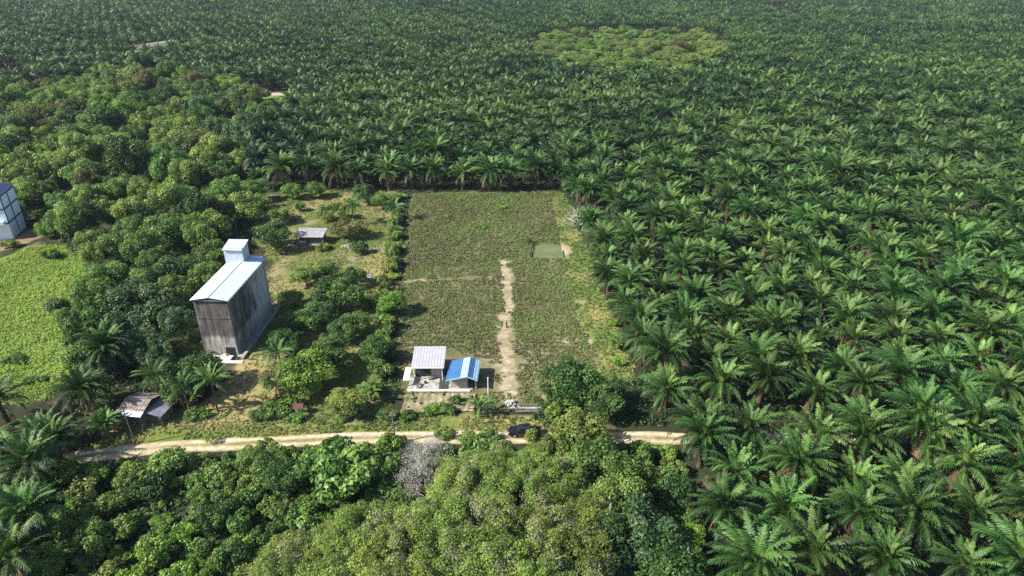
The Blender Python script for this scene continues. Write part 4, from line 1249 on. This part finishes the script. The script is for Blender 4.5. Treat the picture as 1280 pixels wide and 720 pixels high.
link('fascia', MB().hexa([(-W_ - .3, -.30, H_ - .25), (.3, -.30, H_ - .25), (.3, -.24, H_ - .25), (-W_ - .3, -.24, H_ - .25), (-W_ - .3, -.30, H_ - .03), (.3, -.30, H_ - .03), (.3, -.24, H_ - .03), (-W_ - .3, -.24, H_ - .03)]).mesh('fascia', M['tin_slate']), roof_o)
# projecting frame lines of the long wall
for y in (6.0, 10.4):
    link('pilaster', B(.003, .13, y, y + .28, -.3, H_ - .1).mesh('pilaster', M['tower']), wall_o)
for z in (3.9, 7.9):
    link('ledge', B(.003, .09, .3, L_ - .2, z, z + .16).mesh('ledge', M['tower']), wall_o)
link('ledge', B(-W_ + .1, -.1, -.08, -.003, 7.9, 8.05).mesh('ledge', M['tower']), wall_o)
link('lower_opening', B(-2.2, -.4, -.05, -.003, -.2, 1.7).mesh('lower_opening', M['dark']), wall_o)
for y, z in ((2.2, 9.6), (4.4, 9.6), (12.5, 9.8), (15.5, 9.8), (12.5, 6.2), (15.5, 6.2)):
    link('vent_hole', MB().tube([(.004, y, z), (.03, y, z)], .11, 10).mesh('vent_hole', M['dark']), wall_o)
for y in (.35, 9.2, L_ - .3):
    link('downpipe', MB().tube([(.09, y, H_ - .15), (.09, y, .2)], .055, 8).mesh('downpipe', M['old_tin']), wall_o)
link('gutter', B(ov + .01, ov + .14, -.5, L_ + .1, H_ - .16, H_ - .03).mesh('gutter', M['old_tin']), roof_o)
hut = link('rooftop_hut', MB().box(-6.6, -2.8, 15.3, 18.35, H_ - .1, H_ + 3.5).mesh('rooftop_hut', plain('hut_tin', (.42, .47, .55), var=.15, rough=.5)), tw)
link('hut_roof', MB().sheet((-6.75, 14.9, H_ + 3.25), (-2.65, 14.9, H_ + 3.25), (-2.65, 18.8, H_ + 4.0), (-6.75, 18.8, H_ + 4.0), .06, 12).mesh('hut_roof', M['tin_white']), hut)
link('parapet_panel', MB().box(-2.95, .28, 17.2, 17.3, H_ + .05, H_ + 1.0).mesh('parapet_panel', plain('sky_blue_tin', (.3, .45, .72), rough=.5)), tw)
ap = MB().box(1.15, 1.75, -1.6, L_ + 1.5, -.3, .55)
link('apron_wall', ap.mesh('apron_wall', M['concrete'], .03), tw)
link('apron', B(0.004, 1.147, -.6, L_ + 1, -.3, .1).mesh('apron', M['concrete']), tw)
link('doorstep', B(-4.6, -.6, -2.1, -.7, -.3, .38).mesh('doorstep', M['pale_concrete'], .03), tw)
link('doorstep', B(-3.0, 1.9, -2.9, -2.2, -.3, .22).mesh('doorstep', M['pale_concrete'], .03), tw)
x, y = G(286, 441)
tag(link('cement_heap', MB().add([(-.9, -.4, 0), (.8, -.5, 0), (1, .5, 0), (-.7, .6, 0), (-.3, -.1, .55), (.3, .1, .45)], [(0, 1, 5, 4), (1, 2, 5), (2, 3, 4, 5), (3, 0, 4), (3, 2, 1, 0)]).mesh('cement_heap', M['rubble']), None, (x - .3, y - 1.5, .42)), 'small white heap on the tower front step', 'heap')

# white and blue building cut by the left photo edge
wb = thing('white_building', 'white building with dark blue bands cut by the left photo edge', 'building', (-132.2, 167.6, 0), R(14))
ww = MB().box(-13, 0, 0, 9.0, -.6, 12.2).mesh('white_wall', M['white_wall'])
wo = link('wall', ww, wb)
for z in (4.2, 8.0, 11.4):
    link('blue_band', B(.003, .12, -.1, 9.05, z, z + .42).mesh('blue_band', M['blue_paint']), wo)
    link('blue_band', B(-13, .12, -.12, -.003, z, z + .42).mesh('blue_band', M['blue_paint']), wo)
for y in (.05, 4.3):
    for z0, z1 in ((4.63, 7.99), (8.43, 11.39)):
        link('blue_pilaster', B(.003, .12, y, y + .42, z0, z1).mesh('blue_pilaster', M['blue_paint']), wo)
link('blue_pilaster', B(.003, .12, 4.3, 4.6, .8, 4.19).mesh('blue_pilaster', M['blue_paint']), wo)
link('roof', MB().hexa([(-13.5, -.5, 12.25), (.5, -.5, 12.25), (.5, 9.5, 12.25), (-13.5, 9.5, 12.25), (-12.5, 2, 13.4), (-1.5, 2, 13.4), (-1.5, 7, 13.4), (-12.5, 7, 13.4)]).mesh('roof', plain('dark_blue_roof', (.05, .08, .17), rough=.5)), wb)
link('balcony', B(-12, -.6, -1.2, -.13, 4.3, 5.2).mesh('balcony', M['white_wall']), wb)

# far long building among the palms
fx, fy = FARHOUSE
fb = thing('plantation_building', 'pale-roofed building half hidden among the palms far left', 'building', (fx, fy, h1(fx, fy)), R(66))
link('wall', MB().box(-17, 17, -5, 5, -.5, 5.6).mesh('wall', plain('far_wall', (.25, .21, .19))), fb)
r2 = MB(); r2.sheet((-18, -6, 5.4), (18, -6, 5.4), (18, 0, 7.8), (-18, 0, 7.8), .1, 14); r2.sheet((18, 6, 5.4), (-18, 6, 5.4), (-18, 0.01, 7.8), (18, 0.01, 7.8), .1, 14)
link('roof', r2.mesh('roof', plain('pinkish_grey_tin', (.33, .29, .28), rough=.7)), fb)

# grey shed in the orchard
sx, sy = G(388, 306)
sh = thing('orchard_shed', 'small grey tin-roofed wooden shed in the orchard', 'shed', (sx, sy, h1(sx, sy)), R(-2))
link('wall', MB().box(-3.3, 3.3, 1.6, 3.6, -.2, 2.3).box(-.9, 3.3, 0.3, 1.59, -.2, 2.2).mesh('wall', M['wood']), sh)
link('roof', MB().sheet((-3.8, -.5, 2.3), (3.7, -.5, 2.3), (3.7, 4.2, 3.0), (-3.8, 4.2, 3.0), .06, 12).mesh('roof', M['old_tin']), sh)
for px in (-3.4, -1.1, 3.3):
    link('post', B(px, px + .16, -.1, .06, -.2, 2.32).mesh('post', M['old_tin']), sh)
link('bench', B(-3.0, -1.4, .5, 1.2, .3, .7).mesh('bench', M['white'], .02), sh)
link('floor', B(-3.6, 3.5, -.3, 3.6, -.3, .12).mesh('floor', M['concrete']), sh)

# rusty-roofed shack by the road
hx, hy = -61.3, 88.6
hs_ = thing('wooden_shack', 'old wooden shack with rusty patched roof beside the dirt road', 'house', (hx, hy, h1(hx, hy)), R(-8))
link('wall', MB().box(-1.3, 2.2, .4, 5.0, -.2, 2.6).mesh('wall', M['wood']), hs_)
rr_ = MB(); rr_.sheet((-2.2, -.4, 2.75), (2.3, -.4, 2.75), (2.3, 2.6, 3.7), (-2.2, 2.6, 3.7), .05, 8); rr_.sheet((2.3, 5.6, 2.75), (-2.2, 5.6, 2.75), (-2.2, 2.61, 3.7), (2.3, 2.61, 3.7), .05, 8)
ro = link('roof', rr_.mesh('roof', M['tin_rusty']), hs_)
link('eave_sheet', MB().sheet((-2.3, -.75, 2.67), (2.35, -.75, 2.67), (2.35, .25, 3.0), (-2.3, .25, 3.0), .03, 6).mesh('eave_sheet', plain('bright_tin', (.62, .6, .6), rough=.4)), ro)
for xx in (-1.9, 1.9):
    link('post', B(xx, xx + .12, -.35, -.23, -.2, 2.68).mesh('post', M['wood']), hs_)
link('lean_to_wall', MB().box(2.25, 4.4, 1.0, 4.2, -.2, 2.0).mesh('lean_to_wall', M['wood']), hs_)
link('lean_to_roof', MB().sheet((4.9, .5, 2.05), (4.9, 4.6, 2.05), (2.32, 4.6, 2.66), (2.32, .5, 2.66), .05, 7).mesh('lean_to_roof', M['tin_slate']), hs_)
x, y = G(207, 505)
dr = thing('water_drum', 'navy blue drum with white lid beside the shack', 'drum', (x, y, h1(x, y)))
link('barrel', MB().tube([(0, 0, 0), (0, 0, .15), (0, 0, .75), (0, 0, 1.5), (0, 0, 1.6)], [.5, .58, .6, .58, .48], 16).mesh('barrel', M['navy']), dr)
link('lid', MB().tube([(0, 0, 1.603), (0, 0, 1.68), (0, 0, 1.75)], [.46, .42, .2], 16).mesh('lid', M['white']), dr)
x, y = G(243, 516)
ct = thing('handcart', 'maroon-covered handcart under the coconut palms', 'cart', (x, y, h1(x, y)), .2)
link('body', MB().box(-.8, .8, -.45, .45, .35, .8).mesh('body', M['wood'], .03), ct)
link('cover', MB().hexa([(-.85, -.5, .79), (.85, -.5, .79), (.85, .5, .79), (-.85, .5, .79), (-.6, -.3, 1.15), (.5, -.35, 1.25), (.55, .3, 1.2), (-.65, .3, 1.1)]).mesh('cover', M['maroon'], .05), ct)
for s in (-1, 1):
    link('wheel', MB().tube([(0, s * .52, .33), (0, s * .6, .33)], .33, 14).mesh('wheel', M['tyre']), ct)
link('handle', MB().tube([(-.8, -.3, .7), (-1.5, -.3, .85), (-1.5, .3, .85), (-.8, .3, .7)], .025, 6).mesh('handle', M['wood']), ct)
x, y = G(375, 517)
sr = thing('garden_shrine', 'little pale stand with red-brown roof beside the road fence', 'shrine', (x, y, h1(x, y)), .1)
for a in (-.5, .38):
    for b in (-.4, .28):
        link('leg', B(a, a + .12, b, b + .12, -.1, 1.1).mesh('leg', M['pale_concrete']), sr)
link('cabinet', B(-.55, .55, -.45, .45, 1.1, 1.55).mesh('cabinet', M['pale_concrete'], .02), sr)
rr_ = MB(); rr_.sheet((-.85, -.8, 1.5), (.85, -.8, 1.5), (.85, 0, 2.05), (-.85, 0, 2.05), .05, 5); rr_.sheet((.85, .8, 1.5), (-.85, .8, 1.5), (-.85, .01, 2.05), (.85, .01, 2.05), .05, 5)
link('roof', rr_.mesh('roof', M['red_tin']), sr)

# terrace and the two small houses by the field
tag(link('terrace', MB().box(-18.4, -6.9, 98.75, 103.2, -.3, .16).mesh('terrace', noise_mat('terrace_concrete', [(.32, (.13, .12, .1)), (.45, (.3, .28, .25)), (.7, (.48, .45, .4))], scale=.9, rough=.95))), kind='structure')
gh = thing('grey_roofed_house', 'small house with plain grey tin roof behind the white terrace', 'house', (-14.9, 102.6, 0.1), R(.5))
link('wall', MB().box(-2.5, 2.4, .3, 4.0, 0, 2.75).mesh('wall', noise_mat('charcoal_wall', [(.3, (.03, .03, .032)), (.7, (.055, .055, .06))], scale=1.5)), gh)
link('side_wall', MB().box(.35, 2.45, -.1, .297, 0, 2.3).mesh('side_wall', M['block']), gh)
link('roof', MB().sheet((-2.95, -1.3, 3.0), (2.85, -1.3, 3.0), (2.85, 4.6, 3.75), (-2.95, 4.6, 3.75), .06, 11).mesh('roof', M['tin_grey']), gh)
link('gutter', B(-2.95, 2.85, -1.42, -1.31, 2.88, 2.97).mesh('gutter', M['white']), gh)
for xx in (-2.6, 2.4):
    link('post', B(xx, xx + .12, -1.1, -.98, 0, 2.95).mesh('post', M['white']), gh)
link('door', B(-1.6, -.7, .24, .297, .05, 2.1).mesh('door', M['dark']), gh)
wl = thing('white_awning', 'narrow white awning left of the terrace', 'awning', (-18.6, 99.8, 0))
link('roof', MB().sheet((-.55, -.2, 1.55), (.5, -.2, 1.55), (.5, 3.6, 1.75), (-.55, 3.6, 1.75), .04, 4).mesh('roof', M['white']), wl)
for a in (-.4, .35):
    for b in (0, 3.3):
        link('post', B(a, a + .08, b, b + .08, -.2, 1.56).mesh('post', M['wood']), wl)
bh = thing('blue_roofed_house', 'little block-walled house with blue and pale blue striped roof', 'house', (-8.5, 99.3, .1), R(-2.5))
link('wall', MB().box(-2.2, .7, 0, 4.8, 0, 2.35).add([(-2.2, 0.01, 2.349), (.7, .01, 2.349), (.7, .01, 2.95), (-2.2, 4.79, 2.349), (.7, 4.79, 2.349), (.7, 4.79, 2.95)], [(0, 1, 2), (3, 5, 4), (0, 2, 5, 3), (1, 4, 5, 2)]).mesh('wall', M['block']), bh)
link('porch_wall', MB().box(.704, 2.3, 1.6, 4.8, 0, 2.3).box(1.75, 2.3, .0, .12, 0, 1.1).mesh('porch_wall', M['dark']), bh)
link('porch_panel', MB().box(1.95, 2.32, -.02, .14, 0.0, 1.9).mesh('porch_panel', M['block']), bh)
link('door', B(.72, 1.5, 1.53, 1.597, .05, 2.0).mesh('door', plain('brown_door', (.09, .06, .045))), bh)
ap_ = (.78, 3.12)
def slope(x0, x1, side):
    zf = lambda q: ap_[1] - abs(q - ap_[0]) * (.24 if side < 0 else .42)
    return (x0, -.95, zf(x0)), (x1, -.95, zf(x1)), (x1, 5.25, zf(x1)), (x0, 5.25, zf(x0))
rb = MB(); rb.sheet(*slope(-2.95, -.42, -1), .05, 6)
ro = link('roof', rb.mesh('roof', M['tin_blue']), bh)
rb = MB(); rb.sheet(*slope(.786, 1.75, 1), .05, 3); link('roof_right_slope', rb.mesh('roof_right_slope', M['tin_blue']), ro)
rb = MB(); rb.sheet(*slope(-.417, .78, -1), .05, 3); rb.sheet(*slope(1.753, 2.6, 1), .05, 2); link('pale_sheets', rb.mesh('pale_sheets', M['tin_pale_blue']), ro)
rb = MB()
for (a, b, s) in ((-2.95, .78, -1), (.79, 2.6, 1)):
    q = slope(a, b, s); p0, p1 = Vector(q[0]), Vector(q[1])
    rb.hexa([p0 + Vector((0, -.06, -.2)), p1 + Vector((0, -.06, -.2)), p1 + Vector((0, -.004, -.2)), p0 + Vector((0, -.004, -.2)), p0 + Vector((0, -.06, .04)), p1 + Vector((0, -.06, .04)), p1 + Vector((0, -.004, .04)), p0 + Vector((0, -.004, .04))])
link('fascia', rb.mesh('fascia', M['tin_pale_blue']), ro)
# things on the terrace
for (px, py, nm, lab, mat) in [(541, 463, 'water_tank', 'teal water tank beside the grey-roofed house', 'teal'), (532, 477, 'bucket', 'dark bucket on the white terrace', 'dark')]:
    x, y = G(px, py + 3); s = 1 if nm == 'water_tank' else .4
    t = thing(nm, lab, nm.replace('_', ' '), (x, y, .15))
    link('body', MB().tube([(0, 0, 0), (0, 0, .1 * s), (0, 0, 1.1 * s), (0, 0, 1.35 * s)], [.5 * s, .55 * s, .55 * s, .3 * s], 16).mesh('body', M[mat]), t)
    link('lid' if nm == 'water_tank' else 'rim', MB().tube([(0, 0, 1.353 * s), (0, 0, 1.42 * s)], [.25 * s, .2 * s], 14).mesh('lid', M['navy']), t)
for (px, py, rz, lab) in [(540, 475, .3, 'dark wooden bench standing on the terrace middle'), (524, 484, 1.2, 'dark bench near the terrace left edge')]:
    x, y = G(px, py); t = thing('garden_bench', lab, 'bench', (x, y, .16), rz, 'terrace benches')
    link('seat', B(-.6, .6, -.2, .2, .42, .48).mesh('seat', M['wood']), t)
    for a in (-.55, .45):
        link('leg', B(a, a + .1, -.18, .18, 0, .418).mesh('leg', M['wood']), t)
tp = MB()  # thin dark rumpled sheet over the terrace floor between the houses
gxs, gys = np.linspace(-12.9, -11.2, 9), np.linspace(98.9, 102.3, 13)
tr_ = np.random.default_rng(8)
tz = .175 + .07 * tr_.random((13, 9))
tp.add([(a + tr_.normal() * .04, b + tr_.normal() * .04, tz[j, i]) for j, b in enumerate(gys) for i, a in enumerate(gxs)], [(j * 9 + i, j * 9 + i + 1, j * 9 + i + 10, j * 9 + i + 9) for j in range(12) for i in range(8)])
tag(link('overlay', tp.mesh('overlay', noise_mat('dark_overlay', [(.3, (.03, .032, .03)), (.7, (.07, .075, .07))], scale=3, rough=.6))), 'dark rumpled sheet on the terrace between the two small houses', 'overlay')
x, y = G(610.3, 493.5)
pt = thing('white_post', 'slim white post standing in front of the blue-roofed house', 'post', (x, y, h1(x, y)))
link('shaft', MB().tube([(0, 0, -.2), (0, 0, 3.5)], [.09, .08], 10).mesh('shaft', M['white']), pt)
link('cap', MB().tube([(0, 0, 3.503), (0, 0, 3.56)], [.12, .1], 10).mesh('cap', M['white']), pt)
x, y = G(633.5, 410.5)
tag(link('wooden_stake', MB().tube([(0, 0, -.2), (.02, .03, .6), (-.06, .05, 1.2), (-.10, .02, 1.65)], [.17, .16, .13, .07], 7).mesh('wooden_stake', M['dark']), None, (x, y, h1(x, y))), 'dark upright stake on the bare field path', 'stake')

# utility poles
for (px, py, hh, lx, lab) in [(495, 555, 6.0, -.15, 'concrete utility pole below the vegetable beds by the road'), (170, 556, 7.0, -.25, 'thin utility pole in front of the rusty-roofed shack')]:
    x, y = G(px, py); t = thing('utility_pole', lab, 'utility pole', (x, y, h1(x, y)), 0, 'utility poles')
    link('shaft', MB().tube([(0, 0, -.4), (lx * .5, 0, hh * .5), (lx, 0, hh)], [.12, .1, .075], 10).mesh('shaft', M['pole']), t)
    link('crossarm', B(lx - .5, lx + .5, -.16, -.09, hh - .5, hh - .4).mesh('crossarm', M['wood']), t)
    for q in (-.42, .38):
        link('insulator', MB().tube([(lx + q, -.125, hh - .397), (lx + q, -.125, hh - .28)], [.05, .03], 8).mesh('insulator', M['white']), t)
# wire fence along the yard
fp = [G(*p) for p in [(168, 541), (205, 536), (250, 531), (300, 528.5), (350, 527), (400, 526), (450, 525), (484, 524)]]
wf = thing('wire_fence', 'low wire fence with grey posts between orchard and road', 'fence', (fp[0][0], fp[0][1], 0))
ox, oy = fp[0]
pts = []
for (ax, ay), (bx, by) in zip(fp[:-1], fp[1:]):
    for q in range(3): pts.append((ax + (bx - ax) * q / 3, ay + (by - ay) * q / 3))
pts.append(fp[-1])
for (a, b) in pts:
    z = h1(a, b); link('post', B(a - ox - .05, a - ox + .05, b - oy - .05, b - oy + .05, z - .2, z + 1.3).mesh('post', M['wood']), wf)
for z in (.35, .75, 1.15):
    link('wire', MB().tube([(a - ox, b - oy - .06, h1(a, b) + z) for a, b in pts], .007, 4).mesh('wire', M['wire']), wf)

# heaps of rubble and timber
def heap(seed, n, sx, sy, sz, smin, smax, mat):
    r = np.random.default_rng(seed); mb = MB()
    for q in range(n):
        c = Vector((r.normal() * sx * .5, r.normal() * sy * .5, 0)); c.z = max(0, .8 * sz * math.exp(-(c.x / sx) ** 2 * 2 - (c.y / sy) ** 2 * 2) * r.uniform(.4, 1))
        s = r.uniform(smin, smax)
        rot = Matrix.Rotation(r.uniform(0, 6), 3, Vector(r.normal(size=3)).normalized())
        mb.hexa([c + rot @ Vector((a * s * r.uniform(.7, 1.2), b * s * r.uniform(.7, 1.2), k * s * r.uniform(.5, 1))) for k in (-.5, .5) for a, b in ((-1, -1), (1, -1), (1, 1), (-1, 1))])
    return mb.mesh('rubble_heap', M[mat])


for (px, py, sd, sx_, sy_, lab) in [(459, 346, 1, 1.3, 1.0, 'white rubble heap on the orchard grass'), (638, 506, 4, 1.1, 1.0, 'pale rubble heap by the planks above the pickup'), (434, 308, 3, 1.2, .8, 'light rubble pile at the foot of the thin brown tree')]:
    x, y = G(px, py); tag(link('rubble_heap', heap(sd, 46, sx_, sy_, .7, .12, .35, 'rubble'), None, (x, y, h1(x, y))), lab, 'heap')
for q, (px, py, ln, mt, lab) in enumerate([(655, 507, 4.6, 'wood', 'uppermost grey plank lying above the pickup'), (657, 511, 5.2, 'old_tin', 'pale long plank in the middle of the planks above the pickup'), (660, 515, 4.2, 'wood', 'lowest grey plank lying above the pickup'), (620, 515, 4.6, 'wood', 'dark plank left of the rubble above the road')]):
    x, y = G(px, py); z = h1(x, y)
    tag(link('plank', MB().box(-ln / 2, ln / 2, -.22, .22, 0.02, .14).box(-ln / 2 + .4, -ln / 2 + .6, -.25, .25, -.2, .017).box(ln / 2 - .6, ln / 2 - .4, -.25, .25, -.2, .017).mesh('plank', M[mt], .01), None, (x, y, z + .12), .04 * (q - 1)), lab, 'plank')
x, y = G(571, 483)
# white kerb strip in front of the terrace
tag(link('terrace_kerb', MB().box(-18.3, -7.3, 98.35, 98.745, -.3, .24).mesh('terrace_kerb', M['pale_concrete'], .02)), kind='structure')


# ------------------------------------------------------------------ black pickup
def prism(prof, y0, y1, y0t=None, y1t=None, zt=None):
    """extrude a side profile (x, z) between y0 and y1; points above zt use the narrower y0t, y1t"""
    n = len(prof)
    def yy(z, a, at): return a if zt is None or z < zt else at
    V = [(p[0], yy(p[1], y0, y0t), p[1]) for p in prof] + [(p[0], yy(p[1], y1, y1t), p[1]) for p in prof]
    F = [tuple(range(n)), tuple(range(2 * n - 1, n - 1, -1))] + [(i, n + i, n + (i + 1) % n, (i + 1) % n) for i in range(n)]
    return MB().add(V, F)


x, y = G(656, 544)
pk = thing('pickup_truck', 'black double-cab pickup parked on the dirt road', 'pickup truck', (x, y, h1(x, y) + .06), R(-3), None, (1.0, 1, 1))


def arch(cx, rr=.46, z=.42):
    return [(cx + rr * math.cos(a), z + rr * math.sin(a)) for a in np.linspace(0, math.pi, 9)]


prof = [(-2.5, .5), (-2.58, .8), (-2.5, 1.02), (-1.25, 1.14), (2.5, 1.14), (2.55, .75), (2.5, .5)] + arch(1.6) + arch(-1.55)
body = link('body', prism(prof, -.9, .9).mesh('body', M['black_paint']), pk)
cab = link('cab', prism([(-1.3, 1.13), (-.55, 1.78), (.85, 1.80), (1.05, 1.13)], -.86, .86, -.68, .68, 1.5).mesh('cab', M['black_paint'], .03), pk)
gl = MB()
gl.hexa([(-1.235, -.72, 1.20), (-1.235, .72, 1.20), (-1.2, .72, 1.22), (-1.2, -.72, 1.22), (-.64, -.62, 1.72), (-.64, .62, 1.72), (-.6, .62, 1.72), (-.6, -.62, 1.72)])
link('windscreen', gl.mesh('windscreen', M['glass']), pk)
for s in (-1, 1):
    for (xa, xb, ta, tb) in ((-1.05, -.2, -.55, -.2), (-.1, .85, -.1, .72)):
        g = MB().hexa([(xa, s * .80, 1.2), (xb, s * .80, 1.2), (xb, s * .868, 1.2), (xa, s * .868, 1.2), (ta, s * .62, 1.7), (tb, s * .62, 1.7), (tb, s * .715, 1.7), (ta, s * .715, 1.7)])
        link('side_window', g.mesh('side_window', M['glass']), pk)
    for xx in (-1.55, 1.6):
        wv = link('wheel', None, pk, (xx, s * .78, .39)); wv.empty_display_size = .2
        link('tyre', MB().tube([(0, -.12, 0), (0, -.1, 0), (0, .1, 0), (0, .12, 0)], [.34, .39, .39, .34], 20).mesh('tyre', M['tyre']), wv)
        link('rim', MB().tube([(0, s * .123, 0), (0, s * .14, 0)], [.22, .17], 12).mesh('rim', M['alloy']), wv)
    link('headlight', B(-2.6, -2.5, s * .78 - .14, s * .78 + .14, .8, .95).mesh('headlight', M['lamp_glass']), pk)
    link('tail_light', B(2.5, 2.57, s * .82 - .07, s * .82 + .07, .75, 1.05).mesh('tail_light', M['tail']), pk)
    link('door_mirror', B(-1.0, -.85, s * .98 - .1, s * .98 + .1, 1.18, 1.36).mesh('door_mirror', M['black_paint'], .02), pk)
link('bed_cover', MB().box(1.1, 2.45, -.82, .82, 1.143, 1.2).hexa([(1.15, -.7, 1.2), (1.9, -.7, 1.2), (1.9, .7, 1.2), (1.15, .7, 1.2), (1.3, -.5, 1.72), (1.75, -.5, 1.7), (1.75, .5, 1.7), (1.3, .5, 1.72)]).mesh('bed_cover', M['tyre'], .03), pk)
link('bumper', B(-2.68, -2.585, -.85, .85, .45, .68).mesh('bumper', M['black_paint'], .02), pk)
link('bumper', B(2.56, 2.66, -.85, .85, .45, .65).mesh('bumper', M['alloy'], .02), pk)
link('roof_rack', MB().tube([(-.4, -.55, 1.86), (.75, -.55, 1.86), (.75, .55, 1.86), (-.4, .55, 1.86), (-.4, -.55, 1.86)], .025, 6).mesh('roof_rack', M['alloy']), pk)

# ------------------------------------------------------------------ ground details far away
patch('farm_track', TRACK, 1.5, .12, lambda x, y: mix(C(.42, .36, .27), C(.3, .25, .18), fbm(x, y, 5, 7)), 1.0)
patch('bare_soil', SOIL, 2.0, .12, lambda x, y: mix(C(.22, .16, .12), C(.07, .065, .03), fbm(x, y, 9, 8)), 4.0)
patch('lawn', LAWN, 1.2, .1, lambda x, y: mix(C(.16, .28, .035), C(.13, .2, .035), fbm(x, y, 6, 9)), 1.5)

# ------------------------------------------------------------------ air, light, camera
HZ = MB().box(-1600, 1600, -120, 1500, -12, 78)
hm, nt, N, L = new_mat('haze')
pv = N.new('ShaderNodeVolumePrincipled'); pv.inputs['Color'].default_value = (.62, .78, 1, 1); pv.inputs['Density'].default_value = HAZE = .00006
o = N.new('ShaderNodeOutputMaterial'); L.new(pv.outputs[0], o.inputs['Volume'])
tag(link('haze', HZ.mesh('haze', hm)), kind='stuff', label='thin bluish air over the far plantation')

w = bpy.data.worlds.new('World'); sc.world = w; w.use_nodes = True
nt = w.node_tree; bg = nt.nodes['Background']
sky = nt.nodes.new('ShaderNodeTexSky'); sky.sky_type = 'NISHITA'; sky.sun_disc = False
SUN = Vector((-.715, -.247, .64)).normalized()
sky.sun_elevation = math.asin(SUN.z); sky.sun_rotation = math.atan2(SUN.x, SUN.y)
nt.links.new(sky.outputs[0], bg.inputs[0]); bg.inputs[1].default_value = .083
sl = bpy.data.lights.new('sun', 'SUN'); sl.energy = 5.0; sl.angle = R(.5); sl.color = (1, .955, .88)
so = link('sun', sl, None, (0, 0, 120)); so.rotation_euler = SUN.to_track_quat('Z', 'Y').to_euler()

cam = bpy.data.cameras.new('camera'); cam.lens = 24; cam.sensor_width = 36; cam.clip_end = 12000; cam.clip_start = .5
co = link('camera', cam, None, (0, 0, HCAM)); co.rotation_euler = (R(90) - PITCH, 0, 0)
sc.camera = co
sc.view_settings.view_transform = 'Standard'; sc.view_settings.look = 'None'; sc.view_settings.gamma = 1
sc.view_settings.exposure = 1.02
sc.cycles.max_bounces = 5; sc.cycles.diffuse_bounces = 3; sc.cycles.glossy_bounces = 2; sc.cycles.transmission_bounces = 3
sc.cycles.volume_bounces = 0; sc.cycles.use_denoising = False; sc.cycles.denoiser = 'OPENIMAGEDENOISE'; sc.cycles.denoising_input_passes = 'RGB_ALBEDO_NORMAL'; sc.cycles.denoising_prefilter = 'ACCURATE'; sc.cycles.sample_clamp_indirect = 4
